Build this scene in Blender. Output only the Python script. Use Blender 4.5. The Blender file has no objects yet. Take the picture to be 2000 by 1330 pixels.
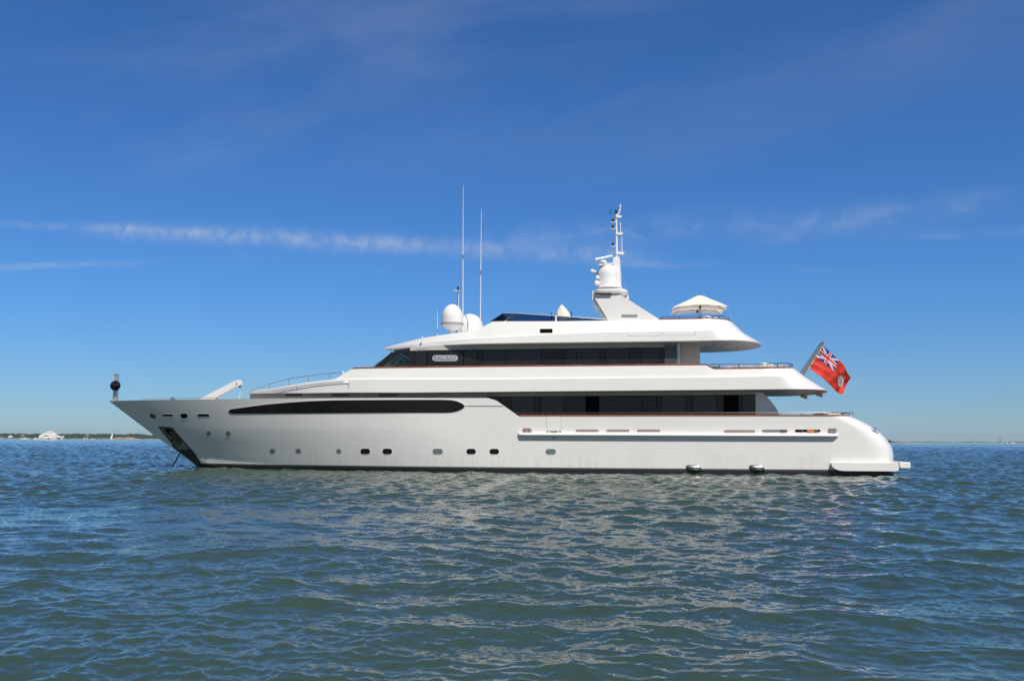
import bpy, math, random
import numpy as np
from mathutils import Vector, Matrix

# ------------------------------------------------------------------ camera
random.seed(7)
SC = bpy.context.scene
COL = SC.collection
F = 1840.0                       # focal length in photo pixels (photo 2000 x 1330)
CAM = np.array([30.2, -54.2, 1.75])
YAW, PITCH, ROLL = math.radians(6.0), math.radians(6.02), math.radians(0.27)
R0 = np.array([math.cos(YAW), math.sin(YAW), 0.0])
F0 = np.array([-math.sin(YAW), math.cos(YAW), 0.0])
Z0 = np.array([0, 0, 1.0])
FW = math.cos(PITCH) * F0 + math.sin(PITCH) * Z0
U1 = math.cos(PITCH) * Z0 - math.sin(PITCH) * F0
RT = math.cos(ROLL) * R0 + math.sin(ROLL) * U1
UP = math.cos(ROLL) * U1 - math.sin(ROLL) * R0
cd = bpy.data.cameras.new('camera')
cam = bpy.data.objects.new('camera', cd)
COL.objects.link(cam)
M = Matrix(((RT[0], UP[0], -FW[0], CAM[0]), (RT[1], UP[1], -FW[1], CAM[1]), (RT[2], UP[2], -FW[2], CAM[2]), (0, 0, 0, 1)))
cam.matrix_world = M
cd.sensor_fit = 'HORIZONTAL'
cd.sensor_width = 36.0
cd.lens = F / 2000 * 36
cd.clip_start = 0.3
cd.clip_end = 60000
SC.camera = cam

# ------------------------------------------------------------------ light
SUN_EL = 53.0
SUN_DIR = np.array([0.27, -0.50, 0.0])
SUN_DIR = SUN_DIR / np.linalg.norm(SUN_DIR) * math.cos(math.radians(SUN_EL))
SUN_DIR[2] = math.sin(math.radians(SUN_EL))
sd = bpy.data.lights.new('sun', 'SUN')
sd.energy = 4.6
sd.angle = math.radians(0.5)
sd.color = (1.0, 0.94, 0.86)
sun = bpy.data.objects.new('sun', sd)
COL.objects.link(sun)
sun.location = (0, 0, 60)
sun.rotation_euler = Vector(SUN_DIR).to_track_quat('Z', 'Y').to_euler()
SC.view_settings.view_transform = 'Standard'
SC.view_settings.look = 'None'
SC.view_settings.exposure = 0.07
SC.view_settings.gamma = 1.0


class NT:
    """small helper to write node trees as expressions"""
    def __init__(s, tree):
        s.t = tree
        s.n = tree.nodes
        s.l = tree.links

    def new(s, typ, **kw):
        nd = s.n.new(typ)
        for k, v in kw.items():
            setattr(nd, k, v)
        return nd

    def put(s, sock, v):
        if hasattr(v, 'is_output') or isinstance(v, bpy.types.NodeSocket):
            s.l.new(v, sock)
        else:
            sock.default_value = v

    def m(s, op, a, b=0.0, c=0.0, clamp=False):
        nd = s.new('ShaderNodeMath', operation=op, use_clamp=clamp)
        for i, v in enumerate((a, b, c)):
            s.put(nd.inputs[i], v)
        return nd.outputs[0]

    def vm(s, op, a, b=(0, 0, 0)):
        nd = s.new('ShaderNodeVectorMath', operation=op)
        s.put(nd.inputs[0], a)
        s.put(nd.inputs[1], b)
        return nd.outputs[0]

    def noise(s, vec, scale=5, detail=4, rough=.55, dist=0.0, out=0):
        nd = s.new('ShaderNodeTexNoise')
        s.l.new(vec, nd.inputs['Vector'])
        nd.inputs['Scale'].default_value = scale
        nd.inputs['Detail'].default_value = detail
        nd.inputs['Roughness'].default_value = rough
        nd.inputs['Distortion'].default_value = dist
        return nd.outputs[out]

    def ramp(s, v, lo, hi, a=0.0, b=1.0, smooth=True):
        nd = s.new('ShaderNodeMapRange', interpolation_type='SMOOTHSTEP' if smooth else 'LINEAR')
        s.put(nd.inputs['Value'], v)
        for k, q in zip(('From Min', 'From Max', 'To Min', 'To Max'), (lo, hi, a, b)):
            nd.inputs[k].default_value = q
        return nd.outputs['Result']

    def mix(s, fac, a, b):
        nd = s.new('ShaderNodeMix', data_type='RGBA')
        s.put(nd.inputs[0], fac)
        s.put(nd.inputs[6], a)
        s.put(nd.inputs[7], b)
        return nd.outputs[2]

    def comb(s, x, y, z):
        nd = s.new('ShaderNodeCombineXYZ')
        for i, v in enumerate((x, y, z)):
            s.put(nd.inputs[i], v)
        return nd.outputs[0]


# ------------------------------------------------------------------ sky
world = bpy.data.worlds.new('World')
SC.world = world
world.use_nodes = True
wt = NT(world.node_tree)
for nd in list(wt.n):
    wt.n.remove(nd)
sky = wt.new('ShaderNodeTexSky', sky_type='NISHITA')
sky.sun_disc = False
sky.sun_elevation = math.radians(SUN_EL)
sky.sun_rotation = math.atan2(SUN_DIR[0], SUN_DIR[1])
sky.altitude = 0
sky.air_density = 1.0
sky.dust_density = 0.0
sky.ozone_density = 1.0
geo = wt.new('ShaderNodeTexCoord').outputs['Generated']
sep = wt.new('ShaderNodeSeparateXYZ')
wt.l.new(geo, sep.inputs[0])
dx, dy, dz = sep.outputs
dys = wt.m('MAXIMUM', dy, 0.05)
cu = wt.m('DIVIDE', dx, dys)          # sky coordinates: tangent of bearing and of height about due +Y
cv = wt.m('DIVIDE', dz, dys)


def skyuv(px, py):
    d = FW + (px - 1000) / F * RT - (py - 665) / F * UP
    return d[0] / d[1], d[2] / d[1]


def streak(p0, p1, half, u_in, u_out, nscale, sx, amount, seed, thr=(.35, .75)):
    (u0, v0), (u1, v1) = skyuv(*p0), skyuv(*p1)
    k = (v1 - v0) / (u1 - u0)
    line = wt.m('MULTIPLY_ADD', wt.m('SUBTRACT', cu, u0), k, v0)
    wob = wt.noise(wt.comb(wt.m('MULTIPLY', cu, 3.0), seed, 0.0), 2.0, 2)
    line = wt.m('MULTIPLY_ADD', wt.m('SUBTRACT', wob, .5), half * 1.2 / F, line)
    q = wt.m('DIVIDE', wt.m('ABSOLUTE', wt.m('SUBTRACT', cv, line)), half / F)
    prof = wt.m('EXPONENT', wt.m('MULTIPLY', wt.m('MULTIPLY', q, q), -1.0))
    vec = wt.comb(wt.m('MULTIPLY', cu, sx), wt.m('ADD', cv, seed), seed)
    n = wt.noise(vec, nscale, 6, .62, .6)
    tex = wt.m('MULTIPLY', wt.ramp(n, thr[0], thr[1]), wt.ramp(wt.noise(vec, nscale * .22, 3, .5), .25, .6, .45, 1.0))
    a0, a1 = skyuv(u_in, 450)[0], skyuv(u_out, 450)[0]
    fade = wt.m('MULTIPLY', wt.ramp(cu, a0 - .07, a0 + .05), wt.ramp(cu, a1 - .10, a1 + .06, 1.0, 0.0))
    return wt.m('MULTIPLY', wt.m('MULTIPLY', prof, tex), wt.m('MULTIPLY', fade, amount))


mask = streak((0, 440), (1150, 496), 17, 215, 1240, 48.0, 1.2, .50, 3.0, (.16, .84))
for st in (streak((0, 438), (400, 452), 8, -300, 420, 44.0, 1.1, .26, 1.3, (.2, .8)),
           streak((0, 523), (200, 516), 7, -200, 270, 30.0, .4, .40, 5.1, (.2, .7)),
           streak((900, 470), (1520, 432), 24, 950, 1600, 30.0, .6, .22, 8.2),
           streak((1150, 512), (1650, 530), 7, 1200, 1720, 30.0, .4, .22, 6.6),
           streak((1500, 455), (1900, 398), 26, 1540, 1960, 30.0, .7, .32, 11.7, (.28, .88)),
           streak((1700, 468), (2100, 446), 10, 1780, 2300, 30.0, .5, .22, 14.1, (.25, .8)),
           streak((350, 500), (560, 505), 10, 400, 560, 30.0, .6, .10, 9.9)):
    mask = wt.m('ADD', mask, st, clamp=True)
# thin high veil over the upper left and centre
vv = wt.comb(wt.m('MULTIPLY', cu, 1.3), wt.m('MULTIPLY_ADD', cu, -0.5, wt.m('MULTIPLY', cv, 4.2)), 2.0)
veil = wt.ramp(wt.noise(vv, 1.5, 6, .58, .5), .36, .74)
vz = wt.m('MULTIPLY', wt.ramp(cv, .25, .36), wt.ramp(wt.m('MULTIPLY_ADD', cv, -2.2, cu), -.70, -.28, 1.0, .06))
mask = wt.m('ADD', mask, wt.m('MULTIPLY', wt.m('MULTIPLY', veil, vz), .12), clamp=True)
front = wt.ramp(dy, .1, .3)
mask = wt.m('MULTIPLY', mask, front)
hsv = wt.new('ShaderNodeHueSaturation')
wt.l.new(sky.outputs[0], hsv.inputs['Color'])
hsv.inputs['Saturation'].default_value = 1.0
hsv.inputs['Value'].default_value = 1.0
hsv.inputs['Hue'].default_value = 0.5
# deep blue opposite the sun, paler on the sun's own side of the sky
tfront = wt.mix(wt.ramp(cv, .0, .20), (.37, .605, .98, 1), (.305, .665, 1.17, 1))
tcol = wt.mix(wt.ramp(dy, -.25, .2), (.50, .58, .72, 1), tfront)
tint = wt.vm('MULTIPLY', hsv.outputs[0], tcol)
skyc = wt.mix(mask, tint, (6.4, 6.9, 7.8, 1))
bg = wt.new('ShaderNodeBackground')
bg.inputs['Strength'].default_value = 0.085
wt.l.new(skyc, bg.inputs['Color'])
wo = wt.new('ShaderNodeOutputWorld')
wt.l.new(bg.outputs[0], wo.inputs['Surface'])


# ------------------------------------------------------------------ materials
def mat(name, col, rough=.5, metal=0.0, coat=0.0, var=0.0, vscale=3.0, bump=0.0, bscale=20, ior=1.5):
    m = bpy.data.materials.new(name)
    m.use_nodes = True
    t = NT(m.node_tree)
    p = t.n['Principled BSDF']
    p.inputs['Roughness'].default_value = rough
    p.inputs['Metallic'].default_value = metal
    p.inputs['Coat Weight'].default_value = coat
    p.inputs['Coat Roughness'].default_value = .06
    p.inputs['IOR'].default_value = ior
    c = tuple(col) + (1,)
    if var > 0:
        tc = t.new('ShaderNodeTexCoord').outputs['Object']
        n = t.noise(tc, vscale, 5, .6)
        lo = tuple(x * (1 - var) for x in col) + (1,)
        hi = tuple(min(1, x * (1 + var)) for x in col) + (1,)
        t.l.new(t.mix(t.ramp(n, .3, .7), lo, hi), p.inputs['Base Color'])
    else:
        p.inputs['Base Color'].default_value = c
    if bump > 0:
        tc = t.new('ShaderNodeTexCoord').outputs['Object']
        b = t.new('ShaderNodeBump')
        b.inputs['Distance'].default_value = bump
        t.l.new(t.noise(tc, bscale, 4), b.inputs['Height'])
        t.l.new(b.outputs[0], p.inputs['Normal'])
    return m


WHITE = mat('white_gelcoat', (.80, .785, .75), .28, coat=.25, var=.012, vscale=.8)
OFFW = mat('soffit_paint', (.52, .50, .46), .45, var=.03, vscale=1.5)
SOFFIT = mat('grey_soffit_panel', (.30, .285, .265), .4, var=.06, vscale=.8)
DARKRAIL = mat('dark_rail_steel', (.22, .22, .23), .22, 1.0)
BEIGE = mat('beige_panel', (.62, .56, .49), .5, var=.03)
BLACKG = mat('black_glass', (.012, .0115, .011), .09, var=.2, vscale=.6, ior=1.3)
BLACKD = mat('black_gap', (.002, .002, .002), .6, ior=1.08)
BLACKP = mat('black_panel', (.016, .0152, .0138), .14, var=.15, vscale=1.0, ior=1.38)
PANE = mat('pane_glass', (.016, .015, .0135), .09, var=.15, ior=1.44)
DGREY = mat('dark_grey_glass', (.045, .05, .055), .12, var=.1)
GREYP = mat('grey_panel', (.20, .22, .23), .3, var=.06)
GREYL = mat('light_grey_rubber', (.33, .34, .33), .5)
PORTG = mat('green_grey_glass', (.15, .20, .21), .1, var=.08)
STEEL = mat('stainless_steel', (.62, .61, .60), .16, 1.0)
STEELD = mat('brushed_steel', (.50, .48, .46), .32, 1.0, var=.08, vscale=8)
ANCH = mat('anchor_plate', (.035, .038, .040), .38, .3, var=.3, vscale=3)
ANCHB = mat('pocket_back', (.16, .15, .13), .5, .2, var=.35, vscale=2.5)
TEAK = mat('varnished_teak', (.36, .095, .035), .22, coat=.6, var=.3, vscale=2.0)
DECK = mat('teak_deck', (.36, .25, .15), .7, var=.15, vscale=4)
CANV = mat('cream_canvas', (.80, .71, .58), .85, var=.04, vscale=5, bump=.01, bscale=4)
WHITEP = mat('white_plastic', (.80, .79, .77), .35, var=.015, vscale=3)
BLACKM = mat('black_plastic', (.012, .012, .014), .45)
REDM = mat('red_paint', (.55, .03, .03), .5)
WOOD = mat('dark_wood', (.16, .07, .035), .45, var=.2)
SILV = mat('silver_plate', (.62, .62, .61), .38, .55, var=.05)
SILVD = mat('engraved_grey', (.38, .38, .37), .45, .4)
CHAINM = mat('chain_steel', (.02, .02, .025), .5, .4)
ORANGE = mat('orange_cloth', (.75, .17, .02), .7, var=.15)
TANB = mat('tan_glass', (.30, .25, .215), .3, var=.08, vscale=2)
BROWNC = mat('brown_leather', (.17, .06, .03), .5)


def hull_material():
    """white gelcoat with faint run marks and the brownish stains above the waterline aft"""
    m = bpy.data.materials.new('hull_gelcoat')
    m.use_nodes = True
    t = NT(m.node_tree)
    p = t.n['Principled BSDF']
    p.inputs['Roughness'].default_value = .22
    p.inputs['Coat Weight'].default_value = .3
    p.inputs['Coat Roughness'].default_value = .05
    g = t.new('ShaderNodeNewGeometry').outputs['Position']
    sp = t.new('ShaderNodeSeparateXYZ')
    t.l.new(g, sp.inputs[0])
    x, y, z = sp.outputs
    soft = t.noise(g, .45, 4, .5)
    base = t.mix(t.ramp(soft, .3, .7), (.775, .76, .725, 1), (.80, .785, .75, 1))
    runs = t.noise(t.comb(t.m('MULTIPLY', x, 2.2), 0.0, t.m('MULTIPLY', z, .35)), 1.6, 5, .6)
    low = t.ramp(z, .25, 1.5, 1.0, 0.0)
    dirt = t.m('MULTIPLY', t.m('MULTIPLY', t.ramp(runs, .42, .72), low), .24)
    base = t.mix(dirt, base, (.42, .36, .27, 1))
    smudge = t.noise(t.comb(x, 0.0, z), .9, 4, .65)
    aft = t.m('MULTIPLY', t.ramp(x, 31.0, 39.0), t.ramp(z, 2.0, .8, 0.0, 1.0))
    base = t.mix(t.m('MULTIPLY', t.m('MULTIPLY', t.ramp(smudge, .55, .8), aft), .22), base, (.38, .35, .31, 1))
    t.l.new(base, p.inputs['Base Color'])
    b = t.new('ShaderNodeBump')
    b.inputs['Distance'].default_value = .012
    b.inputs['Strength'].default_value = .9
    t.l.new(t.noise(g, .55, 2, .4), b.inputs['Height'])
    t.l.new(b.outputs[0], p.inputs['Normal'])
    return m


HULLM = hull_material()


def tinted(name, col, gl=.9):
    m = bpy.data.materials.new(name)
    m.use_nodes = True
    t = NT(m.node_tree)
    t.n.remove(t.n['Principled BSDF'])
    out = t.n['Material Output']
    tr = t.new('ShaderNodeBsdfTransparent')
    tr.inputs[0].default_value = tuple(col) + (1,)
    gb = t.new('ShaderNodeBsdfGlossy')
    gb.inputs['Roughness'].default_value = .03
    fr = t.new('ShaderNodeFresnel')
    fr.inputs[0].default_value = 1.45
    mx = t.new('ShaderNodeMixShader')
    t.l.new(t.m('MULTIPLY', fr.outputs[0], gl), mx.inputs[0])
    t.l.new(tr.outputs[0], mx.inputs[1])
    t.l.new(gb.outputs[0], mx.inputs[2])
    t.l.new(mx.outputs[0], out.inputs['Surface'])
    return m


TINT = tinted('smoked_glass', (.27, .36, .46))
CLEAR = tinted('wheelhouse_glass', (.62, .80, .84))


# ------------------------------------------------------------------ mesh helpers
class MB:
    def __init__(s):
        s.v = []
        s.f = []
        s.mi = []

    def add(s, vs, fs, mi=0):
        o = len(s.v)
        s.v += [tuple(float(c) for c in v) for v in vs]
        s.f += [tuple(i + o for i in f) for f in fs]
        s.mi += [mi] * len(fs) if isinstance(mi, int) else list(mi)
        return s

    def box(s, x0, x1, y0, y1, z0, z1, bev=0.0, mi=0):
        if bev <= 0:
            vs = [(x, y, z) for x in (x0, x1) for y in (y0, y1) for z in (z0, z1)]
            return s.add(vs, [(0, 1, 3, 2), (4, 6, 7, 5), (0, 4, 5, 1), (2, 3, 7, 6), (0, 2, 6, 4), (1, 5, 7, 3)], mi)
        b = bev
        prof = [(x0 + b, z0), (x1 - b, z0), (x1, z0 + b), (x1, z1 - b), (x1 - b, z1), (x0 + b, z1), (x0, z1 - b), (x0, z0 + b)]
        cx, cz = (x0 + x1) / 2, (z0 + z1) / 2
        def ring(y, k):
            return [(cx + (px - cx) * (1 - k * b / max(1e-6, abs(x1 - x0) / 2)), y, cz + (pz - cz) * (1 - k * b / max(1e-6, abs(z1 - z0) / 2))) for px, pz in prof]
        return s.rings([ring(y0, 1), ring(y0 + b, 0), ring(y1 - b, 0), ring(y1, 1)], mi)

    def rings(s, rs, mi=0, cap=True, close=True):
        n = len(rs[0])
        vs = [p for r in rs for p in r]
        fs = []
        for i in range(len(rs) - 1):
            for j in range(n if close else n - 1):
                a, b = i * n + j, i * n + (j + 1) % n
                fs.append((a, b, b + n, a + n))
        if cap:
            fs.append(tuple(range(n - 1, -1, -1)))
            fs.append(tuple((len(rs) - 1) * n + j for j in range(n)))
        return s.add(vs, fs, mi)

    def prism(s, poly, y0, y1, mi=0):
        """poly: (x, z) outline, given thickness between y0 and y1"""
        return s.rings([[(x, y0, z) for x, z in poly], [(x, y1, z) for x, z in poly]], mi)

    def tube(s, pts, r, seg=8, mi=0, cap=True):
        pts = [Vector(p) for p in pts]
        rs = r if isinstance(r, (list, tuple)) else [r] * len(pts)
        rings = []
        up = Vector((0, 0, 1))
        for i, p in enumerate(pts):
            d = (pts[min(i + 1, len(pts) - 1)] - pts[max(i - 1, 0)]).normalized()
            a = d.cross(up)
            if a.length < .05:
                a = d.cross(Vector((1, 0, 0)))
            a.normalize()
            b = d.cross(a)
            rings.append([p + (a * math.cos(2 * math.pi * k / seg) + b * math.sin(2 * math.pi * k / seg)) * rs[i] for k in range(seg)])
        return s.rings(rings, mi, cap)

    def lathe(s, prof, c=(0, 0, 0), seg=28, mi=0, M=None):
        """prof: (radius, height)"""
        rings = []
        for r, h in prof:
            ring = [Vector((max(r, 1e-4) * math.cos(2 * math.pi * k / seg), max(r, 1e-4) * math.sin(2 * math.pi * k / seg), h)) for k in range(seg)]
            if M is not None:
                ring = [M @ q for q in ring]
            rings.append([(q[0] + c[0], q[1] + c[1], q[2] + c[2]) for q in ring])
        return s.rings(rings, mi)

    def torus(s, c, R, r, M=None, seg=16, ts=6, sx=1.0, mi=0):
        vs, fs = [], []
        for i in range(seg):
            a = 2 * math.pi * i / seg
            for j in range(ts):
                b = 2 * math.pi * j / ts
                q = Vector(((R + r * math.cos(b)) * math.cos(a) * sx, (R + r * math.cos(b)) * math.sin(a), r * math.sin(b)))
                if M is not None:
                    q = M @ q
                vs.append((q[0] + c[0], q[1] + c[1], q[2] + c[2]))
                k, l = (i + 1) % seg, (j + 1) % ts
                fs.append((i * ts + j, k * ts + j, k * ts + l, i * ts + l))
        return s.add(vs, fs, mi)


LOC = {}


def finish(me, mats, angle):
    for m in (mats if isinstance(mats, (list, tuple)) else ([mats] if mats else [])):
        me.materials.append(m)
    me.polygons.foreach_set('use_smooth', [True] * len(me.polygons))
    if angle is not None:
        me.set_sharp_from_angle(angle=math.radians(angle))
    me.update()


def obj(name, mb, mats, parent=None, angle=32, weld=False, label=None):
    me = bpy.data.meshes.new(name)
    V = np.array(mb.v)
    own = np.array([(V[:, 0].min() + V[:, 0].max()) / 2, (V[:, 1].min() + V[:, 1].max()) / 2, V[:, 2].min()])
    me.from_pydata([tuple(q) for q in (V - own)], [], mb.f)
    me.polygons.foreach_set('material_index', mb.mi)
    if weld or True:
        import bmesh
        bm = bmesh.new()
        bm.from_mesh(me)
        if weld:
            bmesh.ops.remove_doubles(bm, verts=bm.verts, dist=.0008)
        bmesh.ops.recalc_face_normals(bm, faces=bm.faces)
        bm.to_mesh(me)
        bm.free()
    finish(me, mats, angle)
    o = bpy.data.objects.new(name, me)
    COL.objects.link(o)
    LOC[o.name] = own
    if parent is not None:
        o.parent = parent
        o.location = Vector(own - LOC[parent.name])
    else:
        o.location = Vector(own)
    if label:
        o['label'] = label
    return o


def empty(name, loc, label, cat, group=None):
    o = bpy.data.objects.new(name, None)
    COL.objects.link(o)
    o.location = loc
    o.empty_display_size = .5
    LOC[o.name] = np.array(loc, float)
    tag(o, label, cat, group)
    return o


def tag(o, label=None, cat=None, group=None, kind=None):
    if label:
        o['label'] = label
    if cat:
        o['category'] = cat
    if group:
        o['group'] = group
    if kind:
        o['kind'] = kind
    return o


# ------------------------------------------------------------------ measuring the yacht from the photograph
def at(px, py, y):
    d = FW + (px - 1000) / F * RT - (py - 665) / F * UP
    t = (y - CAM[1]) / d[1]
    return CAM + d * t


def X(px, y=-3.0, py=780):
    return float(at(px, py, y)[0])


def Zf(px, py, y=-3.0):
    return float(at(px, py, y)[2])


def solve(px, py, S, off=0.0):
    """point of the near (port) side where half-breadth is S(x, z)"""
    y = -3.0
    for _ in range(30):
        p = at(px, py, y)
        y = .5 * y + .5 * (-(S(p[0], p[2])))
    p = at(px, py, y)
    return np.array([p[0], y - off, p[2]])


class Line:
    """piecewise linear z(x) traced from the photograph on a surface of half-breadth b(x)"""
    def __init__(s, pts, b):
        q = [solve(px, py, lambda x, z: b(x)) for px, py in pts]
        s.x = np.array([p[0] for p in q])
        s.z = np.array([p[2] for p in q])

    def __call__(s, x):
        return float(np.interp(x, s.x, s.z))


def fr(u, n):
    u = min(1.0, max(0.0, u))
    return 1 - (1 - u) ** n


def af(u, m):
    u = min(1.0, max(0.0, u))
    return (1 - (1 - u) ** m) ** (1 / m)


# ------------------------------------------------------------------ hull form
stem_px = [(212.5, 783), (300, 849), (338, 875.5), (381, 907.5)]
sp = [at(px, py, 0.0) for px, py in stem_px]
TIPZ = sp[0][2]
stx = [p[0] for p in sp][::-1]
stz = [p[2] for p in sp][::-1]
sl = (stx[0] - stx[1]) / (stz[0] - stz[1])
stx = [stx[0] + sl * (-1.25 - stz[0])] + stx
stz = [-1.25] + stz
XOFF = stx[-1]


def xs(z):
    return float(np.interp(z, stz, stx))


stern_px = [(1665, 811.6), (1672, 813), (1684.5, 820), (1705.5, 834), (1720, 845), (1733, 858.5), (1741, 870), (1745, 880), (1746, 890), (1746, 901), (1746, 925)]
sq = [at(px, py, -2.6) for px, py in stern_px][::-1]
enx, enz = [p[0] + .27 * min(1.0, max(0.0, (3.1 - p[2]) / .5)) for p in sq], [p[2] for p in sq]


def xend(z):
    return float(np.interp(z, enz, enx))


XE = enx[0]


def bS(x, z):
    return 4.02 * fr((x - xs(z)) / 19.0, 2.0) - .28 * max(0.0, (x - 30) / (XE - 30)) ** 2


def bW(x, z):
    return 3.88 * fr((x - xs(z)) / 19.0, 2.0) - .12 * max(0.0, (x - 30) / (XE - 30)) ** 2


_b = lambda x: 4.02 * fr((x - XOFF) / 19.0, 2.0)
ZV = Line([(212.5, 783), (267, 780.6), (340, 777.8), (436, 776.6), (520, 775.8), (600, 775), (700, 773.6), (800, 772.4), (954, 771.3)], _b)
ZTOP = Line([(212.5, 783), (267, 780.6), (340, 777.8), (436, 776.6), (520, 775.8), (600, 775), (700, 773.6), (800, 772.4), (954, 771.3),
             (1012.5, 812.2), (1340, 811.8), (1665, 811.8)], _b)
_k = lambda x: 3.7 * fr((x - 2.5) / 20.0, 1.9)
ZK = Line([(330, 836.5), (450, 837.6), (600, 838.6), (850, 840)], _k)
ZC = Line([(383, 888), (410, 893), (440, 898), (480, 902), (540, 906), (600, 908.5)], lambda x: 3.4 * fr((x - 5) / 24.0, 1.75))


def hb(x, z):
    """half-breadth of the hull"""
    zs, zk, zc = ZV(x), ZK(x), max(.02, ZC(x))
    nat = (zk - zc) / (zs - zc)
    k = min(1.0, max(0.0, (x - 14.0) / 11.0))
    wk = .84 * (1 - k) + nat * k
    base = bW(x, z)
    if z <= zc:
        w = 0.0
        base += (bW(x, zc) - base) * min(1.0, max(0.0, (x - xs(z)) / 1.1)) * min(1.0, max(0.0, (14.5 - x) / 3.0)) * .55
    elif z <= zk:
        w = wk * (z - zc) / (zk - zc)
    else:
        w = min(1.0, wk + (1 - wk) * (z - zk) / (zs - zk))
    b = (1 - w) * base + w * bS(x, z)
    if z < -.1:
        b *= 1 + .25 * (z + .1)
    e = xend(z)
    b *= af((e - x) / 1.7, 2.6)
    return max(0.0, b)


XK0, XK1 = ZTOP.x[8], ZTOP.x[9]
cols = list(np.linspace(0, 1, 14) ** 1.6 * 3.0) + list(np.arange(3.4, XE - XOFF - 6, .45))
cols += [XK0 - XOFF - .02, XK0 - XOFF, XK1 - XOFF, XK1 - XOFF + .02]
cols += list(np.arange(XE - XOFF - 6, XE - XOFF - 2.2, .3)) + [XE - XOFF - 2.2 * (1 - t) ** 2.2 for t in np.linspace(0, 1, 22)]
cols = sorted(set(round(c, 4) for c in cols))
LH = XE - XOFF
rowspec = [('a', 0.0), ('a', .5), ('a', .85), ('z', .23), ('z', .31), ('c', 0.0), ('c', .03), ('c', .2), ('c', .4), ('c', .6), ('c', .8), ('c', .975), ('k', 0.0), ('k', .03)]
rowspec += [('k', t) for t in (.12, .24, .36, .5, .62, .74, .86, .94, 1.0)]


def rowz(r, x):
    typ, t = r
    zc, zk, zt = max(.34, ZC(x)), ZK(x), ZTOP(x)
    if typ == 'a':
        return -1.25 + t * 1.35
    if typ == 'z':
        return t
    if typ == 'c':
        return zc + t * (zk - zc)
    return zk + t * (zt - zk)


def hull_rows():
    rows = []
    for r in rowspec:
        row = []
        for c in cols:
            x = XOFF + c
            for _ in range(25):
                z = rowz(r, x)
                z = min(z, TIPZ)
                x = XOFF + c + (xs(z) - XOFF) * max(0.0, 1 - c / 13.0) - (XE - xend(z)) * max(0.0, 1 - (LH - c) / 6.0)
            row.append((x, hb(x, z) if 0 < c < LH else 0.0, z))
        rows.append(row)
    return rows


HR = hull_rows()
yacht = empty('motor_yacht', (23.0, 0.0, 0.0), 'large white three-deck motor yacht with long black window bands, lying at anchor', 'yacht')


def shell(rows, mi_of=None, keel=False):
    mb = MB()
    nC = len(rows[0])
    for side in (-1, 1):
        vs = [(x, side * b, z) for row in rows for x, b, z in row]
        fs, mi = [], []
        for i in range(len(rows) - 1):
            for j in range(nC - 1):
                fs.append((i * nC + j, i * nC + j + 1, (i + 1) * nC + j + 1, (i + 1) * nC + j))
                mi.append(mi_of(i) if mi_of else 0)
        mb.add(vs, fs, mi)
    return mb


# inner face of the bulwark, closed by a cap
def lowrow(dz, db):
    out = []
    for x, b, z in HR[-1]:
        x2 = max(x, xs(z - dz) + .05)
        out.append((x2, max(0.0, min(b - db, hb(x2, z - dz) - db)), z - dz))
    return out


inner = [[(x, max(0, b - .12), z) for x, b, z in HR[-1]], lowrow(.9, .12)]
hull = obj('hull', shell(HR + inner, lambda i: 1 if i < 3 else (2 if i == 3 else 0)), [HULLM, mat('antifouling', (.012, .012, .013), .5), mat('boot_stripe', (.075, .09, .088), .35)], yacht, angle=24, weld=True)
dk = [lowrow(.86, .11)]
dk += [[(x, 0, z) for x, b, z in dk[0]]]
obj('deck', shell(dk), DECK, yacht, weld=True)


# ------------------------------------------------------------------ pieces that follow a surface
def curve(pts, px):
    return float(np.interp(px, [p[0] for p in pts], [p[1] for p in pts]))


def patch(name, S, top, bot, mt, parent, off=.012, n=24, m=3, depth=.03, mirror=False, label=None, xsn=None):
    """closed slab that follows surface S between two traced curves"""
    x0, x1 = max(top[0][0], bot[0][0]), min(top[-1][0], bot[-1][0])
    pxs = xsn if xsn is not None else sorted(set(list(np.linspace(x0, x1, n)) + [p[0] for p in top + bot if x0 <= p[0] <= x1]))
    mb = MB()
    fr_, bk = [], []
    for px in pxs:
        t, b = curve(top, px), curve(bot, px)
        for k in range(m + 1):
            q = solve(px, t + (b - t) * k / m, S)
            fr_.append((q[0], q[1] - off, q[2]))
            bk.append((q[0], q[1] - off + depth, q[2]))
    N, K = len(pxs), m + 1
    idx = lambda i, k: i * K + k
    fs = []
    o = N * K
    for i in range(N - 1):
        for k in range(m):
            fs.append((idx(i, k), idx(i + 1, k), idx(i + 1, k + 1), idx(i, k + 1)))
            fs.append((o + idx(i, k), o + idx(i, k + 1), o + idx(i + 1, k + 1), o + idx(i + 1, k)))
        fs.append((idx(i, 0), o + idx(i, 0), o + idx(i + 1, 0), idx(i + 1, 0)))
        fs.append((idx(i, m), idx(i + 1, m), o + idx(i + 1, m), o + idx(i, m)))
    for k in range(m):
        fs.append((idx(0, k), idx(0, k + 1), o + idx(0, k + 1), o + idx(0, k)))
        fs.append((idx(N - 1, k), o + idx(N - 1, k), o + idx(N - 1, k + 1), idx(N - 1, k + 1)))
    mb.add(fr_ + bk, fs)
    if mirror:
        mb.add([(x, -y, z) for x, y, z in fr_ + bk], fs)
    return obj(name, mb, mt, parent, angle=30, label=label)


def stadium(cx, cy, w, h, r=None, slant=0.0):
    """top and bottom curves of a rounded opening (photo pixels)"""
    r = min(w, h) / 2 if r is None else r
    top, bot = [], []
    for k in range(25):
        t = k / 24
        x = -w / 2 + w * (.5 - .5 * math.cos(math.pi * t))
        d = max(0.0, abs(x) - (w / 2 - r))
        e = h / 2 - r + math.sqrt(max(0.0, r * r - d * d))
        top.append((cx + x, cy - e + slant * x))
        bot.append((cx + x, cy + e + slant * x))
    return top, bot


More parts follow.
